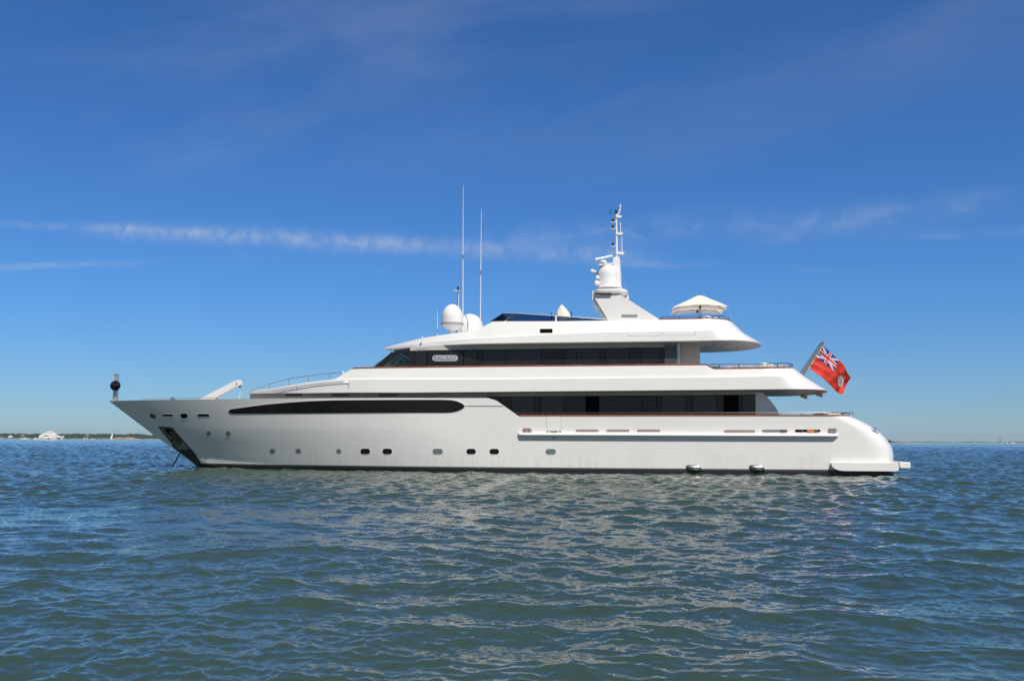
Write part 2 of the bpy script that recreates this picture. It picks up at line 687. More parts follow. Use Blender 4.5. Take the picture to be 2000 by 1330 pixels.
def opening(name, S, cx, cy, w, h, mt, parent, frame=WHITE, fw=1.3, r=None, off=.007, slant=0.0, foff=.013, label=None):
    t, b = stadium(cx, cy, w + 2 * fw, h + 2 * fw, None if r is None else r + fw, slant)
    f = patch('frame' if name != 'porthole' else 'porthole', S, t, b, frame, parent, off=off, n=2, label=label)
    t, b = stadium(cx, cy, w, h, r, slant)
    patch('glass' if name == 'porthole' else name, S, t, b, mt, f, off=foff, n=2)
    return f


HS = lambda x, z: hb(x, z)

# long eye-shaped window of the hull
eye_top = [(446.5, 803), (450, 799.5), (480, 795.2), (520, 790), (560, 786.4), (600, 783.6), (650, 781.7), (720, 781), (800, 780.6), (860, 780.6), (880, 781.2), (892, 783.4), (901, 787), (906, 790.5), (908, 793.5)]
eye_bot = [(446.5, 804.5), (450, 807.3), (455, 808.1), (600, 807.4), (700, 806.9), (800, 806.3), (870, 806.2), (884, 805.4), (895, 802.6), (902, 799.4), (906, 796.4), (908, 793.7)]
eo_t = [(443.5, 803)] + [(x, y - 1.3) for x, y in eye_top[1:-1]] + [(910, 793.5)]
eo_b = [(443.5, 804.5)] + [(x, y + 1.2) for x, y in eye_bot[1:-1]] + [(910, 793.7)]
ef = patch('hull_window', HS, eo_t, eo_b, WHITE, yacht, off=.010, n=70, label='long eye-shaped black window in the side of the bow')
patch('glass', HS, eye_top, eye_bot, BLACKG, ef, off=.020, n=80)
patch('groove', HS, [(909, 792.0), (983, 792.4)], [(909, 793.5), (983, 793.9)], GREYP, hull, off=.012, n=10, m=1)

# portholes
for cx, cy, w in ((407.5, 846.7, 7.5), (445.8, 846.3, 8), (532.3, 880.3, 9), (582.7, 880.2, 9.5), (661.7, 880.9, 8.5)):
    opening('porthole', HS, cx, cy, w, 7.6, GREYP, hull, frame=GREYL, fw=.9)
for cx, dark in ((713.5, 1), (756.5, 1), (855, 0), (920.2, 1), (965.5, 1), (1075.8, 0)):
    opening('porthole', HS, cx, 881.2 + (cx - 700) * .0015, 18.5 if dark else 20, 10.6, BLACKG if dark else PORTG, hull, fw=1.2, r=5.2)

# slots and fairleads through the bulwark
opening('fairlead', HS, 298.5, 812.3, 11, 7, mat('fairlead_throat', (.10, .09, .08), .4, .4), hull, frame=STEEL, fw=1.1, slant=.25)
opening('slot', HS, 328, 811, 19, 3.6, BLACKD, hull, fw=1.1, r=.8)
opening('fairlead', HS, 359.5, 812, 12.5, 7.6, BLACKD, hull, frame=STEELD, fw=.9)
opening('slot', HS, 397.5, 810.9, 23, 4.3, BLACKD, hull, fw=1.1)
for cx, w in ((1147, 45), (1206.8, 45), (1267, 46)):
    opening('slot', HS, cx, 840.8, w, 4.6, TANB, hull, fw=1.0)
s1 = opening('slot', HS, 1444.5, 842, 61, 5.2, TANB, hull, fw=.9)
s2 = opening('slot', HS, 1513.5, 841.4, 50, 5.2, GREYP, hull, fw=.9)
patch('dark_gap', HS, [(1524, 839.3), (1536, 839.3)], [(1524, 843.6), (1536, 843.6)], WOOD, s2, off=.04, n=3)
s3 = opening('slot', HS, 1577.5, 841.3, 50, 5.2, BLACKD, hull, fw=.9)
patch('orange_cushion', HS, [(1576, 839.1), (1590, 839.1)], [(1576, 843.7), (1590, 843.7)], ORANGE, s3, off=.04, n=4)
patch('leather_seat', HS, [(1591, 839.3), (1598, 839.3)], [(1591, 843.5), (1598, 843.5)], BROWNC, s3, off=.04, n=4)
patch('post', HS, [(1566, 838.9), (1569, 838.9)], [(1564.5, 843.8), (1567.5, 843.8)], STEEL, s3, off=.045, n=3, xsn=[1566, 1567.4])
for cx, cy in ((1029.5, 841), (1625.2, 841.2)):
    f = opening('fairlead', HS, cx, cy, 16.5, 7.6, mat('fairlead_tan', (.50, .38, .28), .4, .4), hull, frame=STEELD, fw=1.1, label='steel fairlead with two rollers')
    for dxp in (-3.3, 3.3):
        patch('roller', HS, [(cx + dxp - .8, cy - 3.4), (cx + dxp + .8, cy - 3.4)], [(cx + dxp - .8, cy + 3.4), (cx + dxp + .8, cy + 3.4)], STEELD, f, off=.06, n=3, depth=.05)
f = opening('fairlead', lambda x, z: hb(min(x, xend(z) - .22), z), 1709.5, 840, 12, 7, WHITE, hull, frame=STEEL, fw=1.3, slant=.45)
patch('roller', lambda x, z: hb(min(x, xend(z) - .22), z), [(1705, 838), (1713, 841.5)], [(1705, 840), (1713, 843.5)], GREYP, f, off=.06, n=3, depth=.05)

# boarding gate in the bulwark: thin seams, hinge recess
gate = patch('boarding_gate', HS, [(1068.2, 813.2), (1095.6, 813.2)], [(1068.2, 840.4), (1095.6, 840.4)], WHITE, yacht, off=.004, n=6, depth=.03)
for a, b_ in ((1067.6, 1068.2), (1095.6, 1096.2)):
    patch('seam', HS, [(a, 813), (b_, 813)], [(a, 841), (b_, 841)], GREYL, gate, off=.006, n=2, m=1)
t, b = stadium(1081.8, 843.6, 28, 4.6, 1.5)
hr = patch('hinge_recess', HS, t, b, GREYP, gate, off=.012, n=2)
for cx in (1072.5, 1090.5):
    t, b = stadium(cx, 844, 3.4, 3.6)
    patch('hinge', HS, t, b, WHITE, hr, off=.035, n=2)
for cx in (1080.5, 1083.3):
    t, b = stadium(cx, 855.2, 2.0, 2.4)
    patch('socket', HS, t, b, BLACKM, hull, off=.02, n=2, depth=.04)

# rubbing strake
mb = MB()
ring = []
ya, yb = 847.6, 850.0
for i, px in enumerate(list(np.linspace(1012, 1018, 6)) + list(np.linspace(1024, 1626, 60)) + [1630, 1634, 1636.5]):
    tt = (px - 1012) / 624
    py = ya + (yb - ya) * tt
    q = solve(px, py, HS)
    g = min(1.0, max(.12, (px - 1011) / 7)) ** .5 * min(1.0, max(.25, (1638 - px) / 6))
    B, x, z = -q[1], q[0], q[2]
    sec = [(B - .05, z + .085), (B + .09 * g, z + .075), (B + .17 * g, z + .05), (B + .20 * g, z - .005), (B + .20 * g, z - .045), (B + .15 * g, z - .075), (B - .05, z - .085)]
    ring.append([(x, -b_, zz) for b_, zz in sec])
mb.rings(ring)
mb.rings([[(x, -y, z) for x, y, z in r] for r in ring])
obj('rubbing_strake', mb, WHITE, yacht, angle=40)

# anchor pocket
pt = [(309.2, 833.0), (336.3, 834), (359, 861), (382, 887), (391.6, 902), (393.5, 905.5)]
pb = [(309.2, 833.4), (336.8, 867.2), (338.5, 873.4), (381.5, 905.8), (393.5, 906)]
pocket = patch('anchor_pocket', HS, pt, pb, ANCH, hull, off=.05, n=40, m=6, depth=.06)
patch('pocket_recess', HS, [(313.5, 835.6), (335, 836.6), (357.5, 863.6), (369.4, 877.2)], [(313.5, 836.2), (341.5, 867.8), (345.4, 877.4), (369.4, 877.7)], ANCHB, pocket, off=.056, n=24, m=4)
patch('painted_shade', HS, [(321, 837), (335, 838), (345, 850), (350, 857)], [(321, 837.6), (330, 848), (340, 856), (350, 857.4)], BLACKD, pocket, off=.06, n=12, m=3)  # shade inside the pocket, put in as a thin black slab
patch('crossbar', HS, [(334, 857.4), (354, 857.6)], [(334, 859.2), (354.6, 859.4)], ANCH, pocket, off=.09, n=6, m=1)
anchor = patch('anchor', HS, [(348, 876.4), (357.9, 864.6), (369, 876.4)], [(348, 877.4), (369, 877.8)], STEELD, pocket, off=.12, n=10, m=2, depth=.08)
patch('anchor_shank', HS, [(331, 842), (338, 842), (356, 868)], [(331, 844), (343, 860), (356, 872)], mat('shank', (.09, .08, .07), .4, .5), anchor, off=.10, n=10, m=2, depth=.06)

# anchor chain running down into the water
cA, cB = at(352, 884, -.55), at(339.5, 905.5, -1.5)
cB = cA + (cB - cA) * 1.25
mb = MB()
n = 24
dv = Vector(cB - cA).normalized()
q = dv.to_track_quat('X', 'Z').to_matrix()
for i in range(n):
    c = cA + (cB - cA) * (i + .5) / n
    Mx = q @ Matrix.Rotation(math.radians(90 * (i % 2)), 3, 'X')
    mb.torus(c, .05, .016, Mx, 10, 5, sx=1.45)
o = obj('anchor_chain', mb, CHAINM)
tag(o, 'dark anchor chain running from the bow of the big yacht down into the water', 'chain')


# ------------------------------------------------------------------ superstructure lofts
def loft(name, lines, mt, parent, x0, x1, near=6.0, step=.5, extra=(), angle=28, cluster=3.0, label=None, mi_of=None):
    """lines: dicts xf, xe, b(x), z(x); columns shifted near the ends so that every line has its own ends"""
    L = x1 - x0
    c = [cluster * t ** 1.9 for t in np.linspace(0, 1, 16)] + list(np.arange(cluster + .3, L - cluster, step)) + [L - cluster * t ** 1.9 for t in np.linspace(0, 1, 18)]
    c += [e - x0 + k for e in extra for k in (-.015, .015)]
    c = sorted(set(round(q, 3) for q in c if 0 <= q <= L))
    rows = []
    for ln in lines:
        row = []
        for q in c:
            x = x0 + q + (ln['xf'] - x0) * max(0.0, 1 - q / near) + (ln['xe'] - x1) * max(0.0, 1 - (L - q) / near)
            b = ln['b'](x) if 0 < q < L else (0.0 if not ln.get('open') else ln['b'](x))
            row.append((x, max(0.0, b), ln['z'](x)))
        rows.append(row)
    return obj(name, shell(rows, mi_of), mt, parent, angle=angle, weld=True, label=label)


# ---- upper deck bulwark band (with the sloping coachroof forward)
UXF = float(at(484.5, 768, 0.0)[0])
UB = 3.95


def uplan(xf, xe, B, L=9.0, n=2.0, La=2.4, m=2.3):
    return lambda x: B * fr((x - xf) / L, n) * af((xe - x) / La, m)


ue0, ue1, ue3 = float(at(1613.4, 760.8, -.6)[0]), float(at(1577, 734.5, -.9)[0]), float(at(1557.5, 718.4, -1.2)[0])
ub0 = uplan(UXF, ue0, UB)
ub1 = uplan(UXF, ue1, UB - .02)
ub1b = uplan(UXF, ue1 - .05, UB - .10)
ub3 = uplan(UXF, ue3, UB - .20)
uz0 = Line([(486, 769.3), (600, 768.4), (800, 767.2), (980, 765.6), (1380, 762.2), (1545, 760.6)], ub0)
uz1 = Line([(486, 767), (540, 757.5), (600, 747.4), (640, 742.8), (658, 741), (1000, 739.4), (1380, 735.9), (1545, 733.9)], ub1)
uz3 = Line([(486, 766.4), (540, 757), (600, 746.8), (640, 742.0), (656, 739.6), (662, 736.2), (670, 730), (680, 723.6), (686, 720.6), (694, 719.2), (980, 715.4), (1380, 712.2), (1394.6, 720.3), (1520, 719.1), (1545, 718.7)], ub3)
ux688 = X(688, -3.6)
uin = lambda x: max(0, ub3(x) - .14)
DROP = lambda x: .03 if x < ux688 + .1 else .75
u_lines = [dict(xf=UXF + .05, xe=ue0 - .05, b=lambda x: 0.0, z=lambda x: uz0(x) + .002),
           dict(xf=UXF, xe=ue0 - .02, b=lambda x: max(0, ub0(x) - .03), z=lambda x: uz0(x)),
           dict(xf=UXF, xe=ue0, b=ub0, z=lambda x: uz0(x) + .025),
           dict(xf=UXF, xe=ue1, b=ub1, z=lambda x: uz1(x) - .03),
           dict(xf=UXF, xe=ue1 - .01, b=lambda x: ub1(x) - .015, z=lambda x: uz1(x) - .008),
           dict(xf=UXF, xe=ue1 - .05, b=ub1b, z=lambda x: uz1(x) + .004),
           dict(xf=UXF, xe=ue3, b=ub3, z=lambda x: uz3(x) - .012),
           dict(xf=UXF, xe=ue3 - .01, b=lambda x: max(0, ub3(x) - .02), z=uz3),
           dict(xf=UXF, xe=ue3 - .14, b=uin, z=uz3),
           dict(xf=UXF, xe=ue3 - .14, b=uin, z=lambda x: uz3(x) - DROP(x)),
           dict(xf=UXF, xe=ue3 - .14, b=lambda x: 0.0, z=lambda x: uz3(x) - DROP(x) + .02)]
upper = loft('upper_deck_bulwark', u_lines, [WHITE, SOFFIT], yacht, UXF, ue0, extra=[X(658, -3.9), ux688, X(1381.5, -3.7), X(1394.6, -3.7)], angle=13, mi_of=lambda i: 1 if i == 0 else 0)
US = lambda x, z: ub0(x) + (ub1(x) - ub0(x)) * min(1, max(0, (z - uz0(x)) / (uz1(x) - uz0(x)))) if z < uz1(x) else ub1b(x) + (ub3(x) - ub1b(x)) * min(1, max(0, (z - uz1(x)) / max(.05, uz3(x) - uz1(x))))
# square hatch on the aft quarter
t = [(1541, 741.2), (1553.6, 741.2)]
b = [(1541, 753.4), (1553.6, 753.4)]
hq = patch('hatch', US, t, b, GREYL, upper, off=.008, n=3)
patch('hatch_cover', US, [(1541.9, 742.4), (1553, 742.4)], [(1541.9, 752.6), (1553, 752.6)], WHITE, hq, off=.02, n=3)


def capline(name, b, z, px0, px1, mt, h=.055, w=.17, parent=None, zo=0.0, py=715, y=-3.7):
    """varnished cap rail following a bulwark top on both sides"""
    x0, x1 = X(px0, y, py), X(px1, y, py)
    mb = MB()
    for s_ in (-1, 1):
        ring = []
        xx = sorted(list(np.linspace(x0, x1, 90)) + [X(1381.5, -3.7), X(1394.6, -3.7)] if x1 > X(1394.6, -3.7) else list(np.linspace(x0, x1, 90)))
        for x in xx:
            B, zz = b(x), z(x) + zo
            ring.append([(x, s_ * (B + .025), zz + .002), (x, s_ * (B + .035), zz + h * .5), (x, s_ * (B + .01), zz + h), (x, s_ * max(0, B + .03 - w), zz + h), (x, s_ * max(0, B + .02 - w), zz + .002)])
        mb.rings(ring)
    return obj(name, mb, mt, parent, angle=45)


capline('teak_cap_rail', ub3, uz3, 688, 1555, TEAK, parent=upper)

# ---- main deck cap rail on the hull
htop = lambda x: hb(x, ZTOP(x) - .01)
mb = MB()
for s_ in (-1, 1):
    ring = []
    for x in np.linspace(XK1 + .05, X(1664, -3.7, 812), 90):
        B, zz = htop(x), ZTOP(x)
        ring.append([(x, s_ * (B + .025), zz + .002), (x, s_ * (B + .035), zz + .03), (x, s_ * (B + .01), zz + .058), (x, s_ * (B - .15), zz + .058), (x, s_ * (B - .15), zz + .002)])
    mb.rings(ring)
obj('teak_cap_rail', mb, TEAK, yacht, angle=45)

# ---- main deckhouse
MH = 3.02
mhx1 = float(at(1476, 800, -MH)[0])
mplan = uplan(UXF + .12, 999, MH + .25, L=8.0)
mb_ = lambda x: min(mplan(x), MH + (.25 if x < X(950, -3.2) else 0.0))
mz_top = lambda x: uz0(x) - .0
mz_cor = Line([(486, 771), (960, 774.2), (1476, 770.5)], lambda x: MH)
m_lines = [dict(xf=UXF + .12, xe=mhx1, b=mb_, z=lambda x: 2.0 if x > XK0 - 1 else 3.0, open=1),
           dict(xf=UXF + .12, xe=mhx1, b=mb_, z=lambda x: uz0(x) + .02, open=1),
           dict(xf=UXF + .12, xe=mhx1, b=lambda x: 0.0, z=lambda x: uz0(x) + .02)]
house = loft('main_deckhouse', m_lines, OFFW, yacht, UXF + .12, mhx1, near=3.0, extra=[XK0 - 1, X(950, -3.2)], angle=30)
HSm = lambda x, z: MH if x > 15 else mb_(x)
# aft end wall of the deckhouse
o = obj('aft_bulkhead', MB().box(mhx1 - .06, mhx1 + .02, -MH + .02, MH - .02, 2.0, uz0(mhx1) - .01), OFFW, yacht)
# slanted aft buttresses
bp = [at(px, py, -MH - .02) for px, py in ((1475.2, 766), (1489, 766.0), (1493.4, 770.5), (1500.5, 777.4), (1509, 787.5), (1516, 797), (1521.2, 806), (1525, 814), (1475.2, 816))]
for s_ in (1, -1):
    mb = MB().prism([(p[0], p[2]) for p in bp], s_ * -(MH + .02), s_ * -(MH - .22))
    obj('buttress', mb, WHITE, yacht)
# grey forward band below the coachroof with two darker windows
fband = patch('forward_window_band', lambda x, z: mb_(x), [(490, 769.0), (600, 769.0), (953, 767.8)], [(490, 775), (600, 774), (953, 772.5)], mat('pale_grey_band', (.42, .43, .43), .4), house, off=.02, n=50, m=1)
for a, b_ in ((558, 590.5), (648, 682), (740, 776)):
    patch('window', lambda x, z: mb_(x), [(a, 769.2), (b_, 769.2)], [(a, 774), (b_, 773.6)], DGREY, fband, off=.035, n=4, m=1)
# main deck window band: black backing and its panes
bt = [(940, 774.6), (1100, 773.4), (1300, 772.0), (1475.6, 770.8)]
bbm = [(940, 818), (1475.6, 818)]
mband = patch('window_band', HSm, bt, bbm, BLACKD, house, off=.02, n=30, m=1, depth=.04)
panes = [(946, 997.6, 0), (998.8, 1043.8, 1), (1045, 1055.4, 0), (1056.6, 1101.2, 1), (1102.2, 1143.4, 0), (1170.4, 1254.0, 0), (1255.2, 1281.8, 0), (1283, 1291.6, 0),
         (1292.8, 1340, 1), (1341, 1352, 0), (1353.2, 1399.2, 1), (1400.6, 1412.8, 0), (1442.6, 1448.2, 0), (1449.6, 1474.4, 1)]
for a, b_, k in panes:
    patch('window_pane', HSm, [(a, curve(bt, a) + .9), (b_, curve(bt, b_) + .9)], [(a, 816), (b_, 816)], BLACKP if not k else PANE, mband, off=.034, n=4, m=1)
for a, b_ in ((1144.6, 1169.2), (1413.8, 1441.4)):
    patch('side_door', HSm, [(a, curve(bt, a) + .9), (b_, curve(bt, b_) + .9)], [(a, 816), (b_, 816)], BLACKD, mband, off=.026, n=4, m=1, label='open doorway, blacker than the panes beside it')

# ---- bridge deckhouse
BH = 2.72
BS = lambda x, z: BH
bx0, bx1 = float(at(800.5, 700, -BH)[0]), float(at(1322, 700, -BH)[0])
bz0 = uz3(20) - .7
ln_top = Line([(751, 681), (768, 682.2), (828, 677.4), (940, 671.8), (1080, 669.6), (1366, 666), (1440, 664.9)], lambda x: 3.3)
mb = MB()
xx = np.linspace(bx0, bx1, 14)
mb.rings([[(x, -BH, bz0), (x, -BH, ln_top(x) + .1), (x, BH, ln_top(x) + .1), (x, BH, bz0)] for x in xx])
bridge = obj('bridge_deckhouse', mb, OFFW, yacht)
tb = [(768, 687.2), (776, 685.8), (834, 684.2), (906, 683.0), (1000, 681.8), (1100, 680.7), (1297, 678.4), (1321.4, 678.0)]
bb2 = [(768, 722), (1321.4, 719)]
bband = patch('window_band', BS, [(801, curve(tb, 801))] + [p for p in tb if p[0] > 801], [(801, 722), (1321.4, 719)], BLACKD, bridge, off=.02, n=30, m=1, depth=.04)
for a, b_, k in ((801.2, 809.5, 0), (810.6, 833.0, 1), (834.4, 905.4, 0), (907.2, 932.8, 1), (934, 942.4, 0), (943.6, 988, 1), (989.2, 1057, 1), (1058.2, 1102, 0), (1103.2, 1125, 1), (1126.2, 1171, 1),
                 (1172.2, 1182, 0), (1183.2, 1228, 1), (1229.2, 1251, 0), (1252.2, 1288.6, 1), (1289.8, 1296.6, 0)):
    patch('window_pane', BS, [(a, curve(tb, a) + .8), (b_, curve(tb, b_) + .8)], [(a, 720), (b_, 720)], BLACKP if not k else PANE, bband, off=.034, n=4, m=1)
patch('side_door', BS, [(1297.8, 673.8), (1321.2, 673.6)], [(1297.8, 719), (1321.2, 719)], mat('door_glass', (.06, .065, .07), .12, var=.1), bband, off=.05, n=4, m=1, label='grey glass door at the aft end of the band')
# cornice door seams
for a, b_ in ((812, 834), (906, 933)):
    patch('door_outline', BS, [(a, curve(tb, a) - 2.6), (b_, curve(tb, b_) - 2.6)], [(a, curve(tb, a) - 2.2), (b_, curve(tb, b_) - 2.2)], GREYP, bridge, off=.012, n=3, m=1)
# aft white frame and beige bulkhead
p0, p1 = float(at(1321.8, 690, -BH)[0]), float(at(1329, 690, -BH)[0])
obj('door_frame', MB().box(p0 + .01, p1, -BH - .05, -BH + .3, bz0, ln_top(p0) + .05, .02), STEELD, bridge)
obj('aft_bulkhead', MB().box(bx1 + .012, float(at(1367, 690, -2.2)[0]), -2.2, 2.2, bz0, ln_top(bx1) + .08), BEIGE, yacht)

# ---- wheelhouse forward of the bridge deckhouse
def P(px, py, y):
    q = at(px, py, y)
    return (q[0], q[2])


wo = [P(729.5, 719, -BH), P(765, 689.4, -BH), P(776, 684.2, -BH), P(800.8, 683.2, -BH), P(800.8, 719, -BH)]
wi = [P(748.5, 715.2, -BH), P(782.5, 689.4, -BH), P(783.5, 689.2, -BH), P(799.4, 688.6, -BH), P(799.4, 714.4, -BH)]
for s_ in (-1, 1):
    mb = MB()
    n = 5
    y0, y1 = s_ * (BH + .02), s_ * (BH - .05)
    vs = [(x, y, z) for y in (y0, y1) for lp in (wo, wi) for x, z in lp]
    fs = []
    for k in range(n):
        l = (k + 1) % n
        fs += [(k, l, n + l, n + k), (2 * n + k, 3 * n + k, 3 * n + l, 2 * n + l), (k, 2 * n + k, 2 * n + l, l), (n + k, n + l, 3 * n + l, 3 * n + k)]
    mb.add(vs, fs)
    wf = obj('wheelhouse_side', mb, BLACKP, yacht)
    g = obj('side_window', MB().prism([(x, z) for x, z in wi], s_ * (BH - .01), s_ * (BH - .02)), CLEAR, wf)
wa, wb = at(729.5, 719, -BH), at(766, 688.6, -BH)
wsl = (wb[2] - wa[2]) / (wb[0] - wa[0])
mb = MB()
fy = [-BH + .02, -1.6, -.55, .55, 1.6, BH - .02]
def wpt(t, y):
    nose = .0
    return (wa[0] + (wb[0] - wa[0]) * t - nose, y, wa[2] + (wb[2] - wa[2]) * t)
ws = None
mb = MB()
for y in fy:
    mb.tube([wpt(0, y), wpt(1, y)], .05, 6)
mb.tube([wpt(0.02, fy[0]), wpt(.02, fy[-1])], .07, 6)
mb.tube([wpt(.98, fy[0]), wpt(.98, fy[-1])], .07, 6)
ws = obj('windscreen_frame', mb, BLACKM, yacht)
for i in range(5):
    a, b_ = fy[i] + .06, fy[i + 1] - .06
    q = [wpt(.05, a), wpt(.95, a), wpt(.95, b_), wpt(.05, b_)]
    obj('windscreen_pane', MB().add(q + [(x + .02, y, z) for x, y, z in q], [(0, 1, 2, 3), (4, 7, 6, 5), (0, 4, 5, 1), (1, 5, 6, 2), (2, 6, 7, 3), (3, 7, 4, 0)]), CLEAR, ws)
# wheelhouse interior: dark roof lining, console, chair
zt_ = wb[2]
obj('wheelhouse_ceiling', MB().box(wb[0] + .1, bx0 - .01, -BH + .1, BH - .1, zt_ + .02, zt_ + .14), BLACKM, yacht)
zb_ = Zf(780, 716, -1.5)
obj('dashboard', MB().box(float(at(779, 712, -1.2)[0]), bx0 - .02, -1.3, 1.3, zb_ - .5, Zf(790, 705.8, -1.2), .05), mat('console_grey', (.20, .19, .19), .6, var=.2, vscale=6), yacht)
cx_ = float(at(756.5, 712, -1.8)[0])
mb = MB().lathe([(.36, zb_ - .3), (.36, zb_ + .02), (.30, zb_ + .13), (.16, zb_ + .21), (.0, zb_ + .23)], (cx_, -1.8, 0), 16)
obj('covered_instrument', mb, WHITEP, yacht)
pc = at(774.5, 712, -1.7)
mb = MB()
for k in range(46):
    c = Vector((pc[0] + random.uniform(-.16, .16), pc[1] + random.uniform(-.15, .15), pc[2] + random.uniform(-.12, .22)))
    d = Vector((random.uniform(-1, 1), random.uniform(-1, 1), random.uniform(.2, 1))).normalized() * .12
    w_ = d.cross(Vector((0, 1, .3))).normalized() * .028
    mb.add([c, c + d * .5 + w_, c + d, c + d * .5 - w_], [(0, 1, 2, 3)])
pl = empty('potted_plant', (pc[0], pc[1], pc[2] - .35), 'small green leafy plant behind the wheelhouse side window', 'plant')
obj('leaves', mb, mat('leaf_green', (.10, .22, .03), .5, var=.3), pl)
obj('pot', MB().lathe([(.06, pc[2] - .35), (.09, pc[2] - .12), (.08, pc[2] - .12)], (pc[0], pc[1], 0), 12), WHITEP, pl)

# yacht's name on its oval plate
np0 = at(869.5, 699.8, -BH)
mppx = 1.0 / (F / float(np.dot(np0 - CAM, FW)))
t, b = stadium(869.8, 699.8, 50, 12.2, slant=-.004)
plate = patch('name_plate', BS, t, b, SILV, bridge, off=.07, n=2, depth=.05)
tcu = bpy.data.curves.new('yacht_name', 'FONT')
tcu.body = 'BALAJU'
tcu.size = .335
tcu.extrude = .008
tcu.offset = .012
tcu.align_x = 'CENTER'
tcu.align_y = 'CENTER'
tcu.space_character = 1.16
tcu.materials.append(SILVD)
_t = bpy.data.objects.new('lettering', tcu)
COL.objects.link(_t)
bpy.context.view_layer.update()
_m = bpy.data.meshes.new_from_object(_t.evaluated_get(bpy.context.evaluated_depsgraph_get()))
bpy.data.objects.remove(_t)
to = bpy.data.objects.new('lettering', _m)
COL.objects.link(to)
to.parent = plate
to.location = Vector(np.array([np0[0], -BH - .08, np0[2]]) - LOC[plate.name])
to.rotation_euler = (math.radians(90), 0, 0)

# ---- roof / sun deck shell
RB = 3.35
RXF = float(at(750.6, 679.4, 0)[0])
re0, re1, re3 = float(at(1488, 669, -.4)[0]), float(at(1456, 644.8, -.8)[0]), float(at(1434, 628, -1.0)[0])
rb0 = uplan(RXF, re0, RB, 7.0, 2.0, 2.6, 2.1)
rb1 = uplan(RXF, re1, RB - .05, 7.0, 2.0, 2.4, 2.1)
rb1b = uplan(RXF, re1 - .03, RB - .11, 7.0, 2.0, 2.4, 2.1)
rb3 = uplan(RXF, re3, RB - .36, 7.0, 2.0, 1.8, 2.1)
rz0 = Line([(751, 681.2), (768, 682.0), (828, 677.3), (940, 671.6), (1080, 669.4), (1366, 665.9), (1440, 664.9)], rb0)
rz1 = Line([(751, 679.6), (780, 675.8), (900, 662.4), (1000, 656.6), (1100, 651.2), (1188, 647.9), (1366, 645.2), (1430, 644.2)], rb1)
rz3 = Line([(751, 679.0), (780, 671), (824, 660.4), (900, 649.4), (930, 643.9), (936, 642), (946, 636.5), (956, 630), (961, 628), (975, 627.6), (1100, 627.4), (1188, 625.9), (1288, 623.7), (1405, 622.9)], rb3)
rin = lambda x: max(0, rb3(x) - .10)
rx958 = X(962, -3)
RD = lambda x: .04 if x < rx958 else .5
r_lines = [dict(xf=RXF + .03, xe=re0 - .1, b=lambda x: 0.0, z=lambda x: rz0(x) - .03),
           dict(xf=RXF + .03, xe=re0 - .1, b=lambda x: max(0, rb0(x) - .12), z=lambda x: rz0(x) - .03),
           dict(xf=RXF, xe=re0 - .03, b=lambda x: max(0, rb0(x) - .03), z=lambda x: rz0(x) - .03),
           dict(xf=RXF, xe=re0, b=rb0, z=lambda x: rz0(x) + .02),
           dict(xf=RXF, xe=re1, b=rb1, z=lambda x: rz1(x) - .03),
           dict(xf=RXF, xe=re1, b=lambda x: rb1(x) - .012, z=lambda x: rz1(x) - .008),
           dict(xf=RXF, xe=re1 - .03, b=rb1b, z=lambda x: rz1(x) + .006),
           dict(xf=RXF, xe=re3, b=rb3, z=lambda x: rz3(x) - .012),
           dict(xf=RXF, xe=re3 - .01, b=lambda x: max(0, rb3(x) - .02), z=rz3),
           dict(xf=RXF, xe=re3 - .1, b=rin, z=rz3),
           dict(xf=RXF, xe=re3 - .1, b=rin, z=lambda x: rz3(x) - RD(x)),
           dict(xf=RXF, xe=re3 - .1, b=lambda x: 0.0, z=lambda x: rz3(x) - RD(x) + .03)]
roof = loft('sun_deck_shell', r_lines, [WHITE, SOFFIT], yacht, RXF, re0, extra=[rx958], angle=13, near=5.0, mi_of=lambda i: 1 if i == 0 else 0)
RS = lambda x, z: rb0(x) + (rb1(x) - rb0(x)) * min(1, max(0, (z - rz0(x)) / (rz1(x) - rz0(x)))) if z < rz1(x) else rb1b(x) + (rb3(x) - rb1b(x)) * min(1, max(0, (z - rz1(x)) / max(.05, rz3(x) - rz1(x))))
# soffit lights
for px, y in ((1395, -1.2), (1410, .6), (1420, -1.6), (1440, .2), (1452, -.8)):
    q = at(px, 675, y)
    zz = rz0(q[0]) - .03
    obj('soffit_light', MB().lathe([(.07, zz - .02), (.09, zz - .005), (.09, zz + .01)], (q[0], y, 0), 12), BLACKM, roof)
for px in (1385, 1428):
    q = at(px, 675, 0)
    zz = rz0(q[0]) - .03
    obj('panel_joint', MB().box(q[0], q[0] + .02, -2.9, 2.9, zz - .006, zz + .004), GREYP, roof)
# vent opening in the side
vf = opening('vent', RS, 1066.8, 646.3, 24.6, 8.0, BLACKD, roof, fw=1.6, r=.6, slant=-.006)
# hatch outlines
for (a, b_, c_, d_) in ((1226.3, 1289.5, 625.6, 656.2), (1293.5, 1358.3, 625.0, 655.0)):
    for (u0, u1, v0, v1) in ((a, a + .5, c_, d_), (b_ - .5, b_, c_, d_), (a, b_, d_ - .5, d_)):
        nm = patch('hatch_seam', RS, [(u0, v0), (u1, v0)], [(u0, v1), (u1, v1)], GREYL, roof, off=.004, n=6, m=10 if v1 - v0 > 3 else 1)
# sun deck cap rail
mb = MB()
for s_ in (-1, 1):
    ring = []
    for x in list(np.linspace(X(1289, -3), re3 - .9, 30)) + [re3 - .9 * (1 - t) ** 1.6 for t in np.linspace(.05, 1, 18)]:
        B, zz = rb3(x), rz3(x)
        ring.append([(x, s_ * (B + .02), zz), (x, s_ * (B + .03), zz + .045), (x, s_ * max(0, B - .12), zz + .045), (x, s_ * max(0, B - .12), zz)])
    mb.rings(ring)
obj('teak_cap_rail', mb, TEAK, roof, angle=45)

